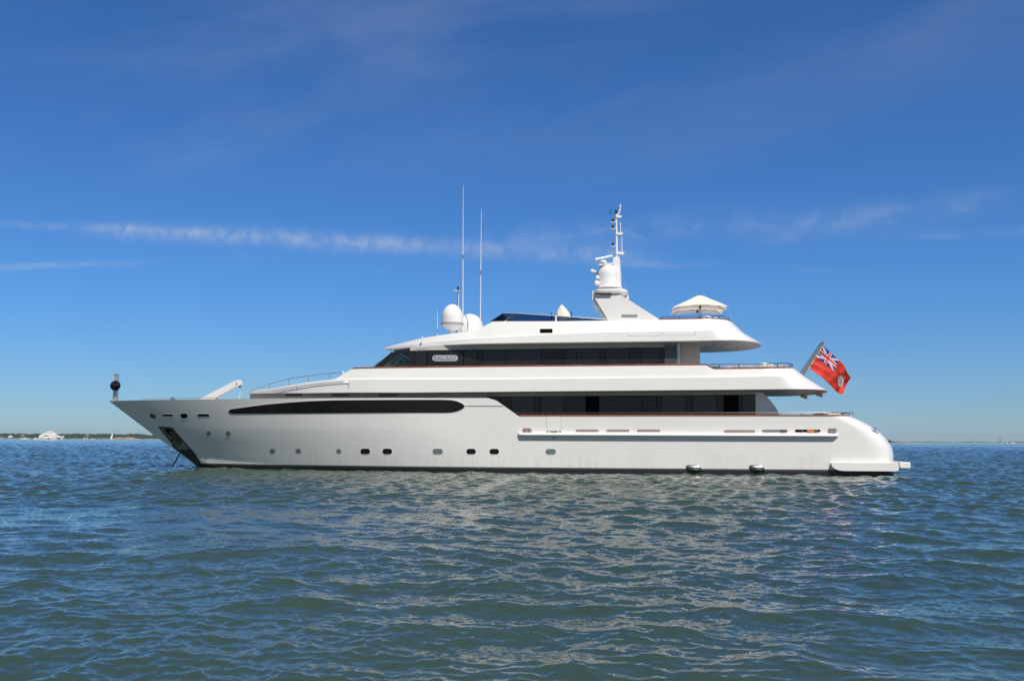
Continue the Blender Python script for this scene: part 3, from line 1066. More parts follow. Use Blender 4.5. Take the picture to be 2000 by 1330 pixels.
# ---- flybridge windscreen
GS = lambda x, z: rb3(x) - .12 if x > 10 else 2.8
gtop = [(958.5, 627.2), (981.5, 611.8), (1008, 612.2), (1040, 614.2), (1086, 617.0), (1187, 624.4)]
gbot = [(958.5, 628.6), (1187, 626.6)]
gy = -GS(X(1000), 9)
G2 = lambda x, z: -gy
gl = patch('flybridge_windscreen', G2, gtop, gbot, TINT, yacht, off=.0, n=24, m=2, depth=.015)
g_o = gl.copy()
COL.objects.link(g_o)
g_o.location.y = -g_o.location.y
ga, gb_ = at(958.5, 628.0, gy), at(981.5, 611.8, gy)
q = [(ga[0], gy, ga[2]), (gb_[0], gy, gb_[2]), (gb_[0], -gy, gb_[2]), (ga[0], -gy, ga[2])]
obj('front_pane', MB().add(q + [(x + .02, y, z) for x, y, z in q], [(0, 1, 2, 3), (4, 7, 6, 5), (0, 4, 5, 1), (1, 5, 6, 2), (2, 6, 7, 3), (3, 7, 4, 0)]), TINT, gl)
for s_ in (1, -1):
    pts = [at(px, py, gy) for px, py in gtop[1:]]
    obj('top_rail', MB().tube([(p[0], s_ * gy, p[2]) for p in pts], .022, 6), STEELD, gl)
obj('top_rail', MB().tube([(gb_[0], gy, gb_[2]), (gb_[0], -gy, gb_[2])], .022, 6), STEELD, gl)
for (a, b_, w_) in (((986, 627.2), (1008, 612.4), .045), ((1085.8, 627.6), (1085.8, 617), .06), ((1140.5, 626.4), (1139, 621), .03)):
    p, q_ = at(a[0], a[1], gy - .02), at(b_[0], b_[1], gy - .02)
    for s_ in (1, -1):
        obj('mullion', MB().tube([(p[0], s_ * p[1], p[2]), (q_[0], s_ * q_[1], q_[2])], w_, 6), WHITEP if w_ > .05 else STEELD, gl)
# console behind the windscreen
q0, q1 = X(962, -1.0, 620), X(984, -1.0, 620)
zz = Zf(975, 628, -1)
obj('flybridge_console', MB().prism([(q0 + .25, zz - .3), (q1 + .3, zz - .3), (q1 + .3, zz + .05), (q1 - .05, zz + .24), (q0 + .35, zz + .12)], -1.6, 1.6), mat('console_dark', (.06, .055, .05), .6, var=.3), yacht)
# canvas-covered equipment
c0 = at(1100, 628, -1.3)
mb = MB()
prof = [(.42, -.25), (.44, 0), (.41, .28), (.34, .50), (.22, .72), (.10, .88), (.02, .96)]
rings = []
for r, h in prof:
    ring = []
    for k in range(26):
        a = 2 * math.pi * k / 26
        rr = r * (1 + .07 * math.sin(5 * a + h * 4) + .04 * math.sin(9 * a - h * 7))
        ring.append((c0[0] + rr * math.cos(a) - .10 * h / .96 * 1.0 + .02, c0[1] + rr * .9 * math.sin(a), c0[2] + h))
    rings.append(ring)
mb.rings(rings)
o = obj('canvas_cover', mb, CANV, angle=None)
tag(o, 'cream canvas cover rising to a soft peak behind the flybridge windscreen', 'canvas cover')
mb = MB()
for a, b_ in (((1088, 621), (1100, 626)), ((1100, 626), (1113, 622)), ((1113, 622), (1124, 626)), ((1124, 626), (1139, 621))):
    p, q_ = at(a[0], a[1], -2.2), at(b_[0], b_[1], -2.2)
    mb.tube([p, (p + q_) / 2 + np.array([0, 0, -.06]), q_], .05, 6)
obj('folded_bimini', mb, CANV, yacht)
for px, y0 in ((1077.6, 610.2), (1116.3, 609.3)):
    a, b_ = at(px, y0, -1.6), at(px, 628, -1.6)
    obj('aerial_stub', MB().tube([b_, a], [.03, .025], 6), BLACKM, yacht)

# ---- radar arch and mast
AY = -1.85
ap = [P(1159.6, 578.6, AY), P(1162.5, 575.2, AY), P(1209.8, 575.2, AY), P(1230, 586.6, AY), P(1255, 603.0, AY), P(1288.4, 623.8, AY), P(1288.4, 628, AY), P(1188.4, 629, AY), P(1187.4, 624.6, AY)]
for s_ in (1, -1):
    mb = MB().prism(ap, s_ * AY, s_ * (AY + .28))
    aw = obj('arch_wing', mb, WHITE, yacht)
    if s_ == 1:
        t, b = stadium(1229.6, 616.6, 31, 5.2, .5)
        pp = patch('builder_plate', lambda x, z: -AY, t, b, SILVD, aw, off=.02, n=2)
        t, b = stadium(1229.8, 615.8, 28, 1.7, .8)
        patch('raised_script', lambda x, z: -AY, t, b, SILV, pp, off=.04, n=2)
fp = [P(1157, 568, -1.5), P(1156.5, 584, -1.5), P(1161, 594, -1.5), P(1169, 601.5, -1.5), P(1171.5, 601.5, -1.5), P(1170.5, 604, -1.5), P(1174, 613, -1.5), P(1183, 624, -1.5), P(1183, 629, -1.5), P(1204, 629, -1.5), P(1204, 568, -1.5)]
obj('arch_fairing', MB().prism(fp, -1.5, 1.5), WHITE, yacht)
# platform
pz0, pz1 = Zf(1190, 574.8, -1.95), Zf(1190, 563.6, -1.95)
px0, px1 = X(1156.5, -1.9, 570), X(1228, -1.9, 570)
mb = MB()
rings = []
cxp, hx = (px0 + px1) / 2, (px1 - px0) / 2
for (k, zz) in ((.90, pz0), (.98, pz0 + .06), (1.0, pz0 + .16), (1.0, pz1 - .07), (.985, pz1 - .02), (.95, pz1)):
    ring = []
    for j in range(40):
        a = 2 * math.pi * j / 40
        ca, sa = math.cos(a), math.sin(a)
        ring.append((cxp + k * hx * abs(ca) ** .45 * (1 if ca > 0 else -1), k * 1.98 * abs(sa) ** .45 * (1 if sa > 0 else -1), zz))
    rings.append(ring)
mb.rings(rings)
plat = obj('mast_platform', mb, WHITE, yacht, angle=30)
obj('vent_slot', MB().box(X(1163, -1.98), X(1196, -1.98), -1.99, -1.9, Zf(1180, 575.0, -1.98), Zf(1180, 572.4, -1.98)), BLACKM, plat)
# aft lower bracket of the platform
obj('aft_bracket', MB().prism([P(1206, 574, -1.2), P(1226, 574, -1.2), P(1228.5, 580, -1.2), P(1228, 585, -1.2), P(1212, 577, -1.2)], -1.2, 1.2), WHITE, plat)


def dome(name, px, pxw, ytop, ybot, y, parent, style=0, mt=WHITEP):
    c = at(px, ybot, y)
    d = float(np.dot(c - CAM, FW))
    r = pxw / 2 * d / F
    h = (ybot - ytop) * d / F
    prof = []
    cyl = max(.05, h - r)
    if style == 0:       # straight-sided dome on a flared foot
        prof = [(r * 1.10, 0), (r * 1.10, .05), (r * 1.02, .10), (r * 1.0, .14)] + [(r, cyl)]
    else:
        prof = [(r * .96, 0), (r, .05), (r, cyl)]
    prof += [(r * math.cos(a), cyl + (h - cyl) * math.sin(a)) for a in np.linspace(0, math.pi / 2, 12)[1:]]
    o = obj(name, MB().lathe([(a, c[2] + b_) for a, b_ in prof], (c[0], y, 0), 36), mt, parent, angle=30)
    return o, c, r, h


dm, c, r, h = dome('satellite_dome', 1190.4, 46.5, 515.8, 563.8, 0.0, yacht)
obj('seam', MB().box(c[0] + r * .55, c[0] + r * .55 + .012, -r * .84, -r * .8, c[2] + .1, c[2] + h * .75), GREYL, dm)
# mast trunk and pole
mx = X(1204, .1, 520)
ty = .75
tz0, tz1 = pz1, Zf(1204, 504.2, ty)
obj('mast_trunk', MB().rings([[(X(1197.5, ty, 520) + k * .0, ty - .3, tz), (X(1210.3 + g, ty, 520), ty - .3, tz), (X(1210.3 + g, ty, 520), ty + .3, tz), (X(1197.5, ty, 520), ty + .3, tz)] for k, g, tz in ((0, 7, tz0), (0, 2.5, tz0 + .6), (0, 0, tz1))]), WHITE, yacht)
pa, pb_ = at(1204.6, 505, ty), at(1203.6, 417, ty)
mast = obj('mast', MB().tube([pa, pb_], [.075, .055], 10), WHITEP, yacht)
for py, pl_ in ((430.2, 434.6), (443.6, 447.4), (478, 481.6)):
    a, b_ = at(1193.5, pl_, ty), at(1204, pl_, ty)
    br = obj('light_bracket', MB().box(a[0], b_[0], ty - .12, ty + .12, a[2] - .03, a[2] + .01), WHITEP, mast)
    q = at(1197, pl_, ty)
    obj('navigation_light', MB().lathe([(.065, q[2] + .0), (.08, q[2] + .03), (.06, q[2] + .05), (.06, q[2] + .17), (.08, q[2] + .19), (.07, q[2] + .22)], (q[0], ty, 0), 12), BLACKM, br)
q = at(1203.4, 416.5, ty)
obj('navigation_light', MB().lathe([(.09, q[2] - .03), (.09, q[2]), (.06, q[2] + .02), (.06, q[2] + .14), (.085, q[2] + .16), (.07, q[2] + .19)], (q[0], ty, 0), 12), BLACKM, mast)
for py, x1_ in ((423, 1214.6), (456.4, 1216.8), (494.5, 1219.2)):
    a, b_ = at(1203.5, py, ty), at(x1_, py, ty)
    br = obj('aerial_bracket', MB().prism([(a[0], a[2] - .09), (b_[0] - .05, a[2] - .10), (b_[0], a[2] - .05), (b_[0], a[2] + .03), (a[0] + .12, a[2] + .06), (a[0], a[2] + .02)], ty - .1, ty + .1), WHITEP, mast)
for (a, b_, w_) in (((1212.4, 455), (1211.6, 433.8), .03), ((1215, 494), (1214.4, 459.5), .03), ((1213.2, 563), (1213.0, 507), .008), ((1210.8, 504), (1210.2, 465), .006)):
    obj('whip_aerial', MB().tube([at(*a, ty), at(*b_, ty)], [w_, w_ * .7], 6), WHITEP, mast)
p1_, p2_, p3_, p4_ = at(1204, 420, ty), at(1209, 417, ty), at(1211, 410, ty), at(1211.6, 405.5, ty)
gp = obj('gps_mount', MB().tube([p1_, p2_, p3_, p4_], [.05, .05, .045, .04], 8), WHITEP, mast)
obj('gps_aerial', MB().lathe([(.03, p4_[2]), (.06, p4_[2] + .02), (.065, p4_[2] + .08), (.03, p4_[2] + .14), (.008, p4_[2] + .16), (.008, p4_[2] + .26)], (p4_[0], ty, 0), 12), WHITEP, gp)
wv = MB().tube([at(1202, 417.2, ty), at(1193, 415.4, ty)], .012, 5)
wv.tube([at(1189.8, 418.2, ty), at(1191.4, 418.2, ty), at(1191.2, 414, ty), at(1194.6, 409.3, ty)], .022, 5)
obj('wind_vane', wv, BLACKM, mast)
# radar scanners
q = at(1178.4, 516.6, -.2)
rp = obj('radar_pedestal', MB().lathe([(.16, q[2]), (.2, q[2] + .05), (.21, q[2] + .14), (.17, q[2] + .2), (.10, q[2] + .24)], (q[0], q[1], 0), 14), WHITEP, yacht)
a, b_ = at(1161.6, 507.2, -.35), at(1196.4, 499.8, -.1)
mid = (a + b_) / 2
obj('radar_scanner', MB().tube([a, a + (b_ - a) * .03, a + (b_ - a) * .97, b_], [.03, .062, .062, .03], 10), WHITEP, rp)
obj('radar_bracket', MB().prism([P(1169, 521, 0), P(1171.5, 517.6, 0), P(1200, 515.2, 0), P(1200, 519, 0), P(1176, 520.4, 0)], -.35, .35), WHITE, yacht)
a, b_ = at(1154.5, 528.6, -.5), at(1167.6, 533.5, .4)
r2 = obj('small_radar', MB().tube([a, a + (b_ - a) * .1, a + (b_ - a) * .9, b_], [.04, .10, .09, .04], 10), WHITEP, yacht)
a, b_ = at(1163, 531.5, 0), at(1169, 535, 0)
obj('radar_arm', MB().tube([a, b_ + np.array([.25, 0, -.05])], .05, 6), GREYL, r2)
for px, py, rr in ((1166.6, 542.6, .13), (1165.6, 553.6, .17)):
    q = at(px, py, -.4)
    obj('searchlight', MB().lathe([(.02, -rr * .7), (rr * .8, -rr * .6), (rr, -.02), (rr * .85, rr * .5), (rr * .4, rr * .9), (.01, rr)], q, 14), WHITEP, yacht)
# stays and a small pennant
for a, b_ in (((1212, 545, ), (1230.5, 582)), ((1213.5, 528), (1229, 578))):
    obj('stay_wire', MB().tube([at(*a, .4), at(*b_, -.6)], .006, 4), STEELD, yacht)
obj('pennant', MB().box(X(1210.3, ty), X(1212.6, ty), ty - .02, ty + .02, Zf(1211, 530, ty), Zf(1211, 520, ty)), REDM, mast)

# ---- forward satellite domes, aerials
c = at(883, 648, -1.25)
dd = float(np.dot(c - CAM, FW)) / F
r = 21.2 * dd
z_ = lambda py: Zf(883, py, -1.25)
prof = [(5.5 * dd, z_(654)), (5.5 * dd, z_(645.6)), (9.5 * dd, z_(644.6)), (19.0 * dd, z_(636.4)), (21.2 * dd, z_(634.6))]
d1 = obj('satellite_dome', MB().lathe(prof, (c[0], c[1], 0), 36), WHITEP, yacht, angle=40)
obj('band', MB().lathe([(21.6 * dd, z_(635.4)), (22.2 * dd, z_(635)), (22.2 * dd, z_(631.4)), (21.4 * dd, z_(631.0))], (c[0], c[1], 0), 36), GREYL, d1, angle=40)
rc = 20.8 * dd
zt1 = z_(594.4)
zc1 = z_(631.4)
prof = [(rc * 1.0, zc1), (rc, zc1 + .30)] + [(rc * math.cos(a), zc1 + .30 + (zt1 - zc1 - .30) * math.sin(a)) for a in np.linspace(0, math.pi / 2, 13)[1:]]
obj('radome', MB().lathe(prof, (c[0], c[1], 0), 40), WHITEP, d1, angle=40)
dome('satellite_dome', 917.5, 26.5 * 2 * .98 - .0, 613, 651, 1.25, yacht, 1)
pa, pb_ = at(894.8, 600, .2), at(894.8, 568.6, .2)
lm = obj('light_mast', MB().tube([at(894.8, 650, .2), pb_], .055, 10), WHITEP, yacht)
obj('light_plate', MB().box(X(886.4, .2, 568), X(898.6, .2, 568), .05, .35, pb_[2], pb_[2] + .035), WHITEP, lm)
obj('navigation_light', MB().lathe([(.07, pb_[2] + .03), (.07, pb_[2] + .08), (.05, pb_[2] + .09), (.05, pb_[2] + .18), (.075, pb_[2] + .2), (.075, pb_[2] + .24)], (X(894.6, .2, 562), .2, 0), 12), BLACKM, lm)
for (ax, ay), (bx_, by_), (jx, jy), y, r0 in (((904.6, 363), (904.0, 652), (904.2, 502), -.6, .031), ((940.2, 408), (938.3, 645), (938.8, 533), -1.4, .031), ((853.8, 605), (854.6, 657), (854.5, 647), -1.9, .022)):
    A, B, J = at(ax, ay, y), at(bx_, by_, y), at(jx, jy, y)
    w_ = obj('whip_aerial', MB().tube([B, J, A], [r0, r0 * .85, r0 * .35], 8), WHITEP, yacht)
    obj('ferrule', MB().tube([J + np.array([0, 0, -.13]), J + np.array([0, 0, .13])], r0 * 1.1, 8), GREYP, w_)
q = at(824.4, 661, -2.2)
obj('deck_light', MB().lathe([(.03, q[2] - .08), (.03, q[2] + .03), (.065, q[2] + .05), (.065, q[2] + .1), (.02, q[2] + .12)], (q[0], q[1], 0), 12), WHITEP, yacht)


# ------------------------------------------------------------------ foredeck
# crane
ya_ = -1.2
cr = [P(391, 779.5, ya_), P(455, 746.6, ya_), P(463.5, 742.3, ya_), P(468.5, 742.0, ya_), P(472.6, 747.6, ya_), P(472.8, 751.6, ya_), P(468, 753.6, ya_), P(466, 752.6, ya_), P(424, 776.5, ya_), P(421, 781, ya_)]
crane = obj('deck_crane', MB().prism(cr, ya_ - .14, ya_ + .14), WHITE, yacht, angle=20)
q = at(462.4, 749, ya_ - .14)
obj('pivot_pin', MB().lathe([(.045, -.02), (.045, .03)], q, 12, M=Matrix.Rotation(math.radians(90), 3, 'X')), GREYP, crane)
obj('hoist_cable', MB().tube([at(470, 752, ya_), at(469.6, 762, ya_), at(467.6, 778, ya_)], .022, 6), WHITEP, crane)
q = at(468.6, 755, ya_)
obj('hook_block', MB().box(q[0] - .07, q[0] + .07, ya_ - .05, ya_ + .05, q[2] - .07, q[2] + .07, .02), STEELD, crane)
q = at(337.3, 779, -1.0)
obj('deck_fitting', MB().lathe([(.12, q[2] - .1), (.12, q[2]), (.09, q[2] + .07), (.03, q[2] + .11)], (q[0], q[1], 0), 14), STEEL, yacht)
# dark coaming strip along the foredeck edge
mb = MB()
ring = []
for px in np.linspace(267, 436, 24):
    x = X(px, -1.8, 779)
    B, zz = htop(x), ZTOP(x)
    ring.append([(x, -B - .01, zz), (x, -B - .01, zz + .025), (x, -B + .1, zz + .025), (x, -B + .1, zz)])
obj('edge_strip', mb.rings(ring), GREYP, yacht)

# jack staff with black anchor ball
j0, j1 = at(224.6, 785, 0), at(224.4, 732.2, 0)
st = empty('jack_staff', (j0[0], 0, TIPZ - .1), 'grey steel staff standing on the tip of the bow', 'staff')
r_ = .095
obj('post', MB().rings([[(x_, y_, z_2) for x_, y_ in ((j0[0] - k, -k), (j0[0] + k, -k), (j0[0] + k, k), (j0[0] - k, k))] for k, z_2 in ((.10, TIPZ - .1), (.085, j1[2]), )]), mat('staff_alloy', (.55, .52, .50), .35, .5), st)
obj('cap', MB().box(j0[0] - .12, j0[0] + .08, -.1, .1, j1[2], j1[2] + .03), BLACKM, st)
obj('halyard', MB().tube([(j0[0] + .19, -.02, TIPZ), (j0[0] + .17, -.02, j1[2])], .012, 5), STEELD, st)
bc = at(227.6, 753.4, -.12)
ball = empty('anchor_ball', (bc[0], bc[1] - .05, bc[2] - .3), 'black anchor ball of crossed discs hoisted on the bow staff', 'signal shape')
R_ = 10.0 * float(np.dot(bc - CAM, FW)) / F
for k, ang in enumerate((8, 98, 48)):
    Mr = (Matrix.Rotation(math.radians(ang), 3, 'Z') @ Matrix.Rotation(math.radians(90), 3, 'X')) if k < 2 else Matrix.Identity(3)
    obj('disc', MB().lathe([(R_ * .99, -.008), (R_, 0), (R_ * .99, .008)], (bc[0], bc[1] - .14, bc[2]), 36, M=Mr), mat('ball_black', (.008, .009, .02), .55), ball)


# ------------------------------------------------------------------ rails
def rail(name, tops, posts, r=.022, mt=DARKRAIL, parent=None, both=True, closed_end=None):
    res = []
    for s_ in ((1, -1) if both else (1,)):
        ro = obj(name, MB().tube([(p[0], s_ * p[1], p[2]) for p in tops], r, 6), mt, parent, angle=None)
        for a, b_ in posts:
            obj('post', MB().tube([(a[0], s_ * a[1], a[2]), (b_[0], s_ * b_[1], b_[2])], r * .85, 5), mt, ro)
        res.append(ro)
    return res[0]


# main deck rail
rs = lambda x, z: htop(min(x, XE - 1.9)) - .08
T = lambda px, py: solve(px, py, rs)
pts = [T(1009, 806.4)] + [T(px, 806.2 + (px - 1009) * -.0003) for px in np.linspace(1020, 1655, 40)] + [T(1664, 806.0)]
posts = []
for px in (1024, 1061, 1073.6, 1090, 1101.6, 1139.4, 1177.4, 1215.4, 1253.8, 1292.6, 1331, 1369.4, 1408.8, 1447.6, 1487, 1526.4, 1566, 1603, 1645, 1659):
    a = T(px, 806.2)
    posts.append((a, (a[0], a[1], ZTOP(a[0]) + .03)))
mrail = rail('main_deck_rail', pts, posts, parent=yacht)
tx = X(1664, -3.6, 806)
obj('end_rail', MB().tube([T(1664, 806.0), T(1666.5, 806.6), T(1666.8, 811.5)], .022, 6), STEELD, mrail)
# upper aft deck rail
rs2 = lambda x, z: ub3(min(x, ue3 - .8)) - .07
T2 = lambda px, py: solve(px, py, rs2)
pts = [T2(1386, 711.8)] + [T2(px, 711.4 - (px - 1400) * .0155) for px in np.linspace(1400, 1540, 20)]
posts = []
for px in (1405.3, 1442.7, 1480.5, 1518.7):
    a = T2(px, 711.4 - (px - 1400) * .0155)
    posts.append((a, (a[0], a[1], uz3(a[0]) + .03)))
urail = rail('upper_deck_rail', pts, posts, parent=upper)
e = T2(1540, 709.2)
xs_ = [e[0] + t for t in np.linspace(0, ue3 - .35 - e[0], 8)]
loop = [(x, -max(.0, min(-e[1], ub3(min(x + .12, ue3 - .05)) - .07)), e[2]) for x in xs_]
obj('stern_rail', MB().tube(loop + [(x, -y, z) for x, y, z in loop[::-1]], .022, 6), STEELD, urail)
for k in (3, 6):
    a = loop[k]
    obj('post', MB().tube([a, (a[0] - .04, a[1] * .97, uz3(a[0]) + .03)], .024, 5), DARKRAIL, urail)
# sun deck rail
rs3 = lambda x, z: rb3(min(x, re3 - .7)) - .07
T3 = lambda px, py: solve(px, py, rs3)
pts = [T3(1290.5, 623)] + [T3(1292.5, 619.2)] + [T3(px, 618.9 - (px - 1293) * .013) for px in np.linspace(1300, 1411, 14)]
posts = []
for px in (1326.7, 1365, 1404.4):
    a = T3(px, 618.9 - (px - 1293) * .013)
    posts.append((a, (a[0], a[1], rz3(a[0]) + .03)))
srail = rail('sun_deck_rail', pts, posts, parent=roof)
e = T3(1411, 617.4)
loop = [tuple(e)]
for t in np.linspace(.1, 1, 9):
    x = e[0] + (re3 - .02 - e[0]) * t
    loop.append((x, -max(0, min(-e[1], rb3(min(x + .05, re3 - .02)) - .02)), e[2] - .28 * t ** 2.4))
obj('stern_rail', MB().tube(loop + [(x, -y, z) for x, y, z in loop[::-1]], .022, 6), STEELD, srail)
# coachroof rail (port and starboard) and grab rail
rc_ = lambda x, z: ub3(x) - .12
T4 = lambda px, py: solve(px, py, rc_)
tops = [(488, 766.4), (491, 763.6), (505, 757.4), (526, 751), (545, 745), (564, 740), (583, 737.2), (603, 734.4), (623, 731.6), (643.5, 729.5), (660, 728.0), (676, 727.2)]
pts = [T4(*p) for p in tops]
posts = []
for px in (526, 564, 603, 643.6):
    a = T4(px, curve(tops, px))
    posts.append((a, (a[0], a[1], uz3(a[0]))))
rail('coachroof_rail', pts, posts, parent=upper, mt=STEEL)
G4 = lambda px, py: solve(px, py, lambda x, z: ub1(x) + .07)
g_ = [(531, 765.8), (545, 762.5), (560, 759.4), (580, 756), (600, 752.8), (630, 749.2), (660, 746.8), (683, 745.6)]
pts = [G4(*p) for p in g_] + [G4(680.5, 754)]
gr = rail('grab_rail', pts, [], r=.017, mt=STEEL, parent=upper)
for px in (580, 630):
    a = G4(px, curve(g_, px))
    obj('bracket', MB().tube([a, G4(px - 2, curve(g_, px) + 6) + np.array([0, .08, 0])], .02, 5), STEEL, gr)
obj('wiper_rod', MB().tube([at(728.5, 717, -BH), at(744, 703.5, -BH)], .012, 5), STEELD, ws)

# ------------------------------------------------------------------ stern fittings
sx0, sx1 = float(at(1623.6, 905, -4.0)[0]), float(at(1754.6, 905, -4.0)[0])
sz1, sz0 = Zf(1690, 903.2, -4.05), Zf(1690, 920.2, -4.05)
mb = MB()
zz0 = sz0
prof = []
rb_ = .34
for a in np.linspace(math.pi / 2, math.pi, 7):
    prof.append((a, 0))
pol = [(sx0, sz1 - .03), (sx0, sz0 + .30), (sx0 + .06, sz0 + .20), (sx0 + .18, sz0 + .10), (sx0 + .40, sz0 + .02), (sx0 + .62, sz0), (sx1 - .12, sz0), (sx1 - .03, sz0 + .04), (sx1, sz0 + .12), (sx1, sz1 - .05), (sx1 - .05, sz1), (sx0 + .04, sz1)]
for s_ in (1, -1):
    rg = [[(x, s_ * -y, sz0 + (z - sz0) * k + (1 - k) * .2) for x, z in pol] for y, k in ((4.06, .94), (4.02, 1.0), (3.3, 1.0))]
    mb.rings(rg)
mb.prism([(xend(.3) - .6, sz0 + .02), (sx1 - .02, sz0 + .02), (sx1 - .02, sz1 - .02), (xend(.3) - .6, sz1 - .02)], -3.4, 3.4)
swim = obj('swim_platform', mb, WHITE, yacht, angle=35)
ga_, gb2 = X(1754, -3.2, 908), X(1776.4, -3.2, 908)
obj('platform_step', MB().box(ga_ - .05, gb2, -3.4, -2.4, Zf(1765, 914.6, -3.2), Zf(1765, 902.4, -3.2), .03), WHITE, swim)
obj('platform_bracket', MB().box(ga_ - .02, ga_ + .06, -3.6, -2.3, Zf(1765, 913, -3.2), Zf(1765, 900.8, -3.2), .01), WHITEP, swim)
# chrome exhaust cowls
for cx in (1355, 1478.5):
    a = solve(cx - 16, 913.5, HS)
    b_ = solve(cx + 14, 913.5, HS)
    zc = Zf(cx, 913.6, -3.9)
    rings = []
    for t, k in ((0, .25), (.06, .62), (.16, .88), (.3, 1.0), (.7, 1.02), (.88, .98), (.97, .90), (1.0, .80)):
        x = a[0] + (b_[0] - a[0]) * t
        y = a[1] + (b_[1] - a[1]) * t
        rings.append([(x + .06 * math.sin(q2) * -1, y + .1 - .24 * k * math.cos(q2) * 1.0, zc + .19 * k * math.sin(q2)) for q2 in np.linspace(-math.pi / 2, math.pi * 1.5, 21)[:-1]])
    ex = obj('exhaust_cowl', MB().rings(rings), mat('polished_chrome', (.46, .44, .42), .3, 1.0), hull, angle=35)
    b0 = at(cx - 2, 914.8, -4.15)
    b1 = at(cx + 8.5, 916.4, -4.15)
    obj('slot', MB().add([(b0[0], a[1] - .13, b0[2]), (b1[0], a[1] - .13, b1[2]), (b1[0], a[1] - .11, b1[2] - .045), (b0[0], a[1] - .11, b0[2] - .045), (b0[0], -4.1, b0[2]), (b1[0], -4.1, b1[2]), (b1[0], -4.1, b1[2] - .045), (b0[0], -4.1, b0[2] - .045)],
                    [(0, 1, 2, 3), (4, 7, 6, 5), (0, 4, 5, 1), (1, 5, 6, 2), (2, 6, 7, 3), (3, 7, 4, 0)]), STEEL, ex)
# flood lights under the aft overhang
for px, py, y in ((1570.6, 771.8, .9), (1600.5, 768.2, -.2)):
    q = at(px, py, y)
    fl = obj('flood_light', MB().rings([[(q[0] - .17, q[1] - .12, q[2] + .05), (q[0] + .17, q[1] - .12, q[2] - .04), (q[0] + .13, q[1] - .12, q[2] - .22), (q[0] - .19, q[1] - .12, q[2] - .10)],
                                        [(q[0] - .17, q[1] + .12, q[2] + .05), (q[0] + .17, q[1] + .12, q[2] - .04), (q[0] + .13, q[1] + .12, q[2] - .22), (q[0] - .19, q[1] + .12, q[2] - .10)]]), BEIGE, upper)
    obj('bracket', MB().box(q[0] - .05, q[0] + .05, q[1] - .04, q[1] + .04, q[2], uz0(q[0]) + .01), STEELD, fl)


# ------------------------------------------------------------------ flag
fz = 0.0
f0, f1 = at(1567.5, 731, fz), at(1606.6, 669.6, fz)
fs_ = empty('ensign_staff', (f0[0], 0, f0[2]), 'grey flagstaff raking aft from the upper deck stern', 'flagstaff')
d = (f1 - f0)
nrm = np.array([-d[2], 0, d[0]]) / np.linalg.norm(d)
mb = MB()
w0, w1 = .10, .065
mb.rings([[tuple(p + nrm * w_ + np.array([0, s_ * .05, 0])) for w_, s_ in ((w, -1), (w, 1), (-w, 1), (-w, -1))] for p, w in ((f0, w0), (f1, w1))])
obj('pole', mb, mat('staff_grey', (.20, .20, .19), .4, .3), fs_)
obj('pole_edge', MB().tube([f0 - nrm * -.15, f1 - nrm * -.09], .02, 6), STEEL, fs_)
obj('cap', MB().lathe([(.10, f1[2] - .02), (.10, f1[2] + .05), (.04, f1[2] + .08)], (f1[0], 0, 0), 12), STEEL, fs_)

fly_top = [(0, 1606.6, 673.6), (.18, 1618.8, 685.6), (.36, 1629.5, 695), (.52, 1639.8, 703.6), (.68, 1650.6, 716), (.82, 1654.6, 727.5), (1, 1662, 737.5)]
fly_bot = [(0, 1579.2, 719), (.14, 1590, 726), (.34, 1606, 737.5), (.52, 1620, 750.5), (.70, 1631.5, 763), (.85, 1638, 768), (1, 1646.2, 770.6)]


def fpos(s, t):
    tx, ty_ = np.interp(s, [a[0] for a in fly_top], [a[1] for a in fly_top]), np.interp(s, [a[0] for a in fly_top], [a[2] for a in fly_top])
    bx_, by_ = np.interp(s, [a[0] for a in fly_bot], [a[1] for a in fly_bot]), np.interp(s, [a[0] for a in fly_bot], [a[2] for a in fly_bot])
    bulge = 0.0
    px = tx + (bx_ - tx) * t + 2.2 * math.sin(math.pi * t) * max(0, (s - .6) / .4) * -1.0
    py = ty_ + (by_ - ty_) * t
    y = .24 * s ** .7 * math.sin(7.5 * s + 2.2 * t) + .09 * s * math.sin(17 * s - 5 * t + 1) + .035 * s * math.sin(31 * s + 9 * t) + .03 * math.sin(22 * t + 6 * s) * (1 - s) ** 2
    return at(px, py, y)


def fcol(s, t):
    """0 red, 1 white, 2 blue, 3 emblem blue-green, 4 emblem red"""
    if s < .02:
        return 1
    if s < .5 and t < .5:
        u, v = s / .5, t / .5
        X_, Y_ = (u - .5) * 2, (v - .5)        # 2 x 1 field
        if abs(Y_) < .085 or abs(X_) < .085:
            return 0
        if abs(Y_) < .145 or abs(X_) < .145:
            return 1
        for sg in (1, -1):
            dd_ = (Y_ - sg * .5 * X_) / math.sqrt(1.25)
            off = dd_ * (1 if X_ > 0 else -1) * sg
            if 0.0 < off < .05:
                return 0
            if abs(dd_) < .085:
                return 1
        return 2
    ex, ey = (s - .765) * 1.72, (t - .53)
    if ex * ex + ey * ey < .205 ** 2:
        if abs(ex) < .045 and -.07 < ey < .03:
            return 4
        if abs(ex) < .035 and -.13 < ey <= -.075:
            return 3
        if abs(ex) < .095 and .04 < ey < .12 and math.sin(ex * 90 + ey * 60) > -.3:
            return 3
        return 1
    return 0


NS, NTt = 220, 130
mb = MB()
vs = [tuple(fpos(i / NS, j / NTt)) for i in range(NS + 1) for j in range(NTt + 1)]
fs2, mi = [], []
for i in range(NS):
    for j in range(NTt):
        a = i * (NTt + 1) + j
        fs2.append((a, a + NTt + 1, a + NTt + 2, a + 1))
        mi.append(fcol((i + .5) / NS, (j + .5) / NTt))
mb.add(vs, fs2, mi)


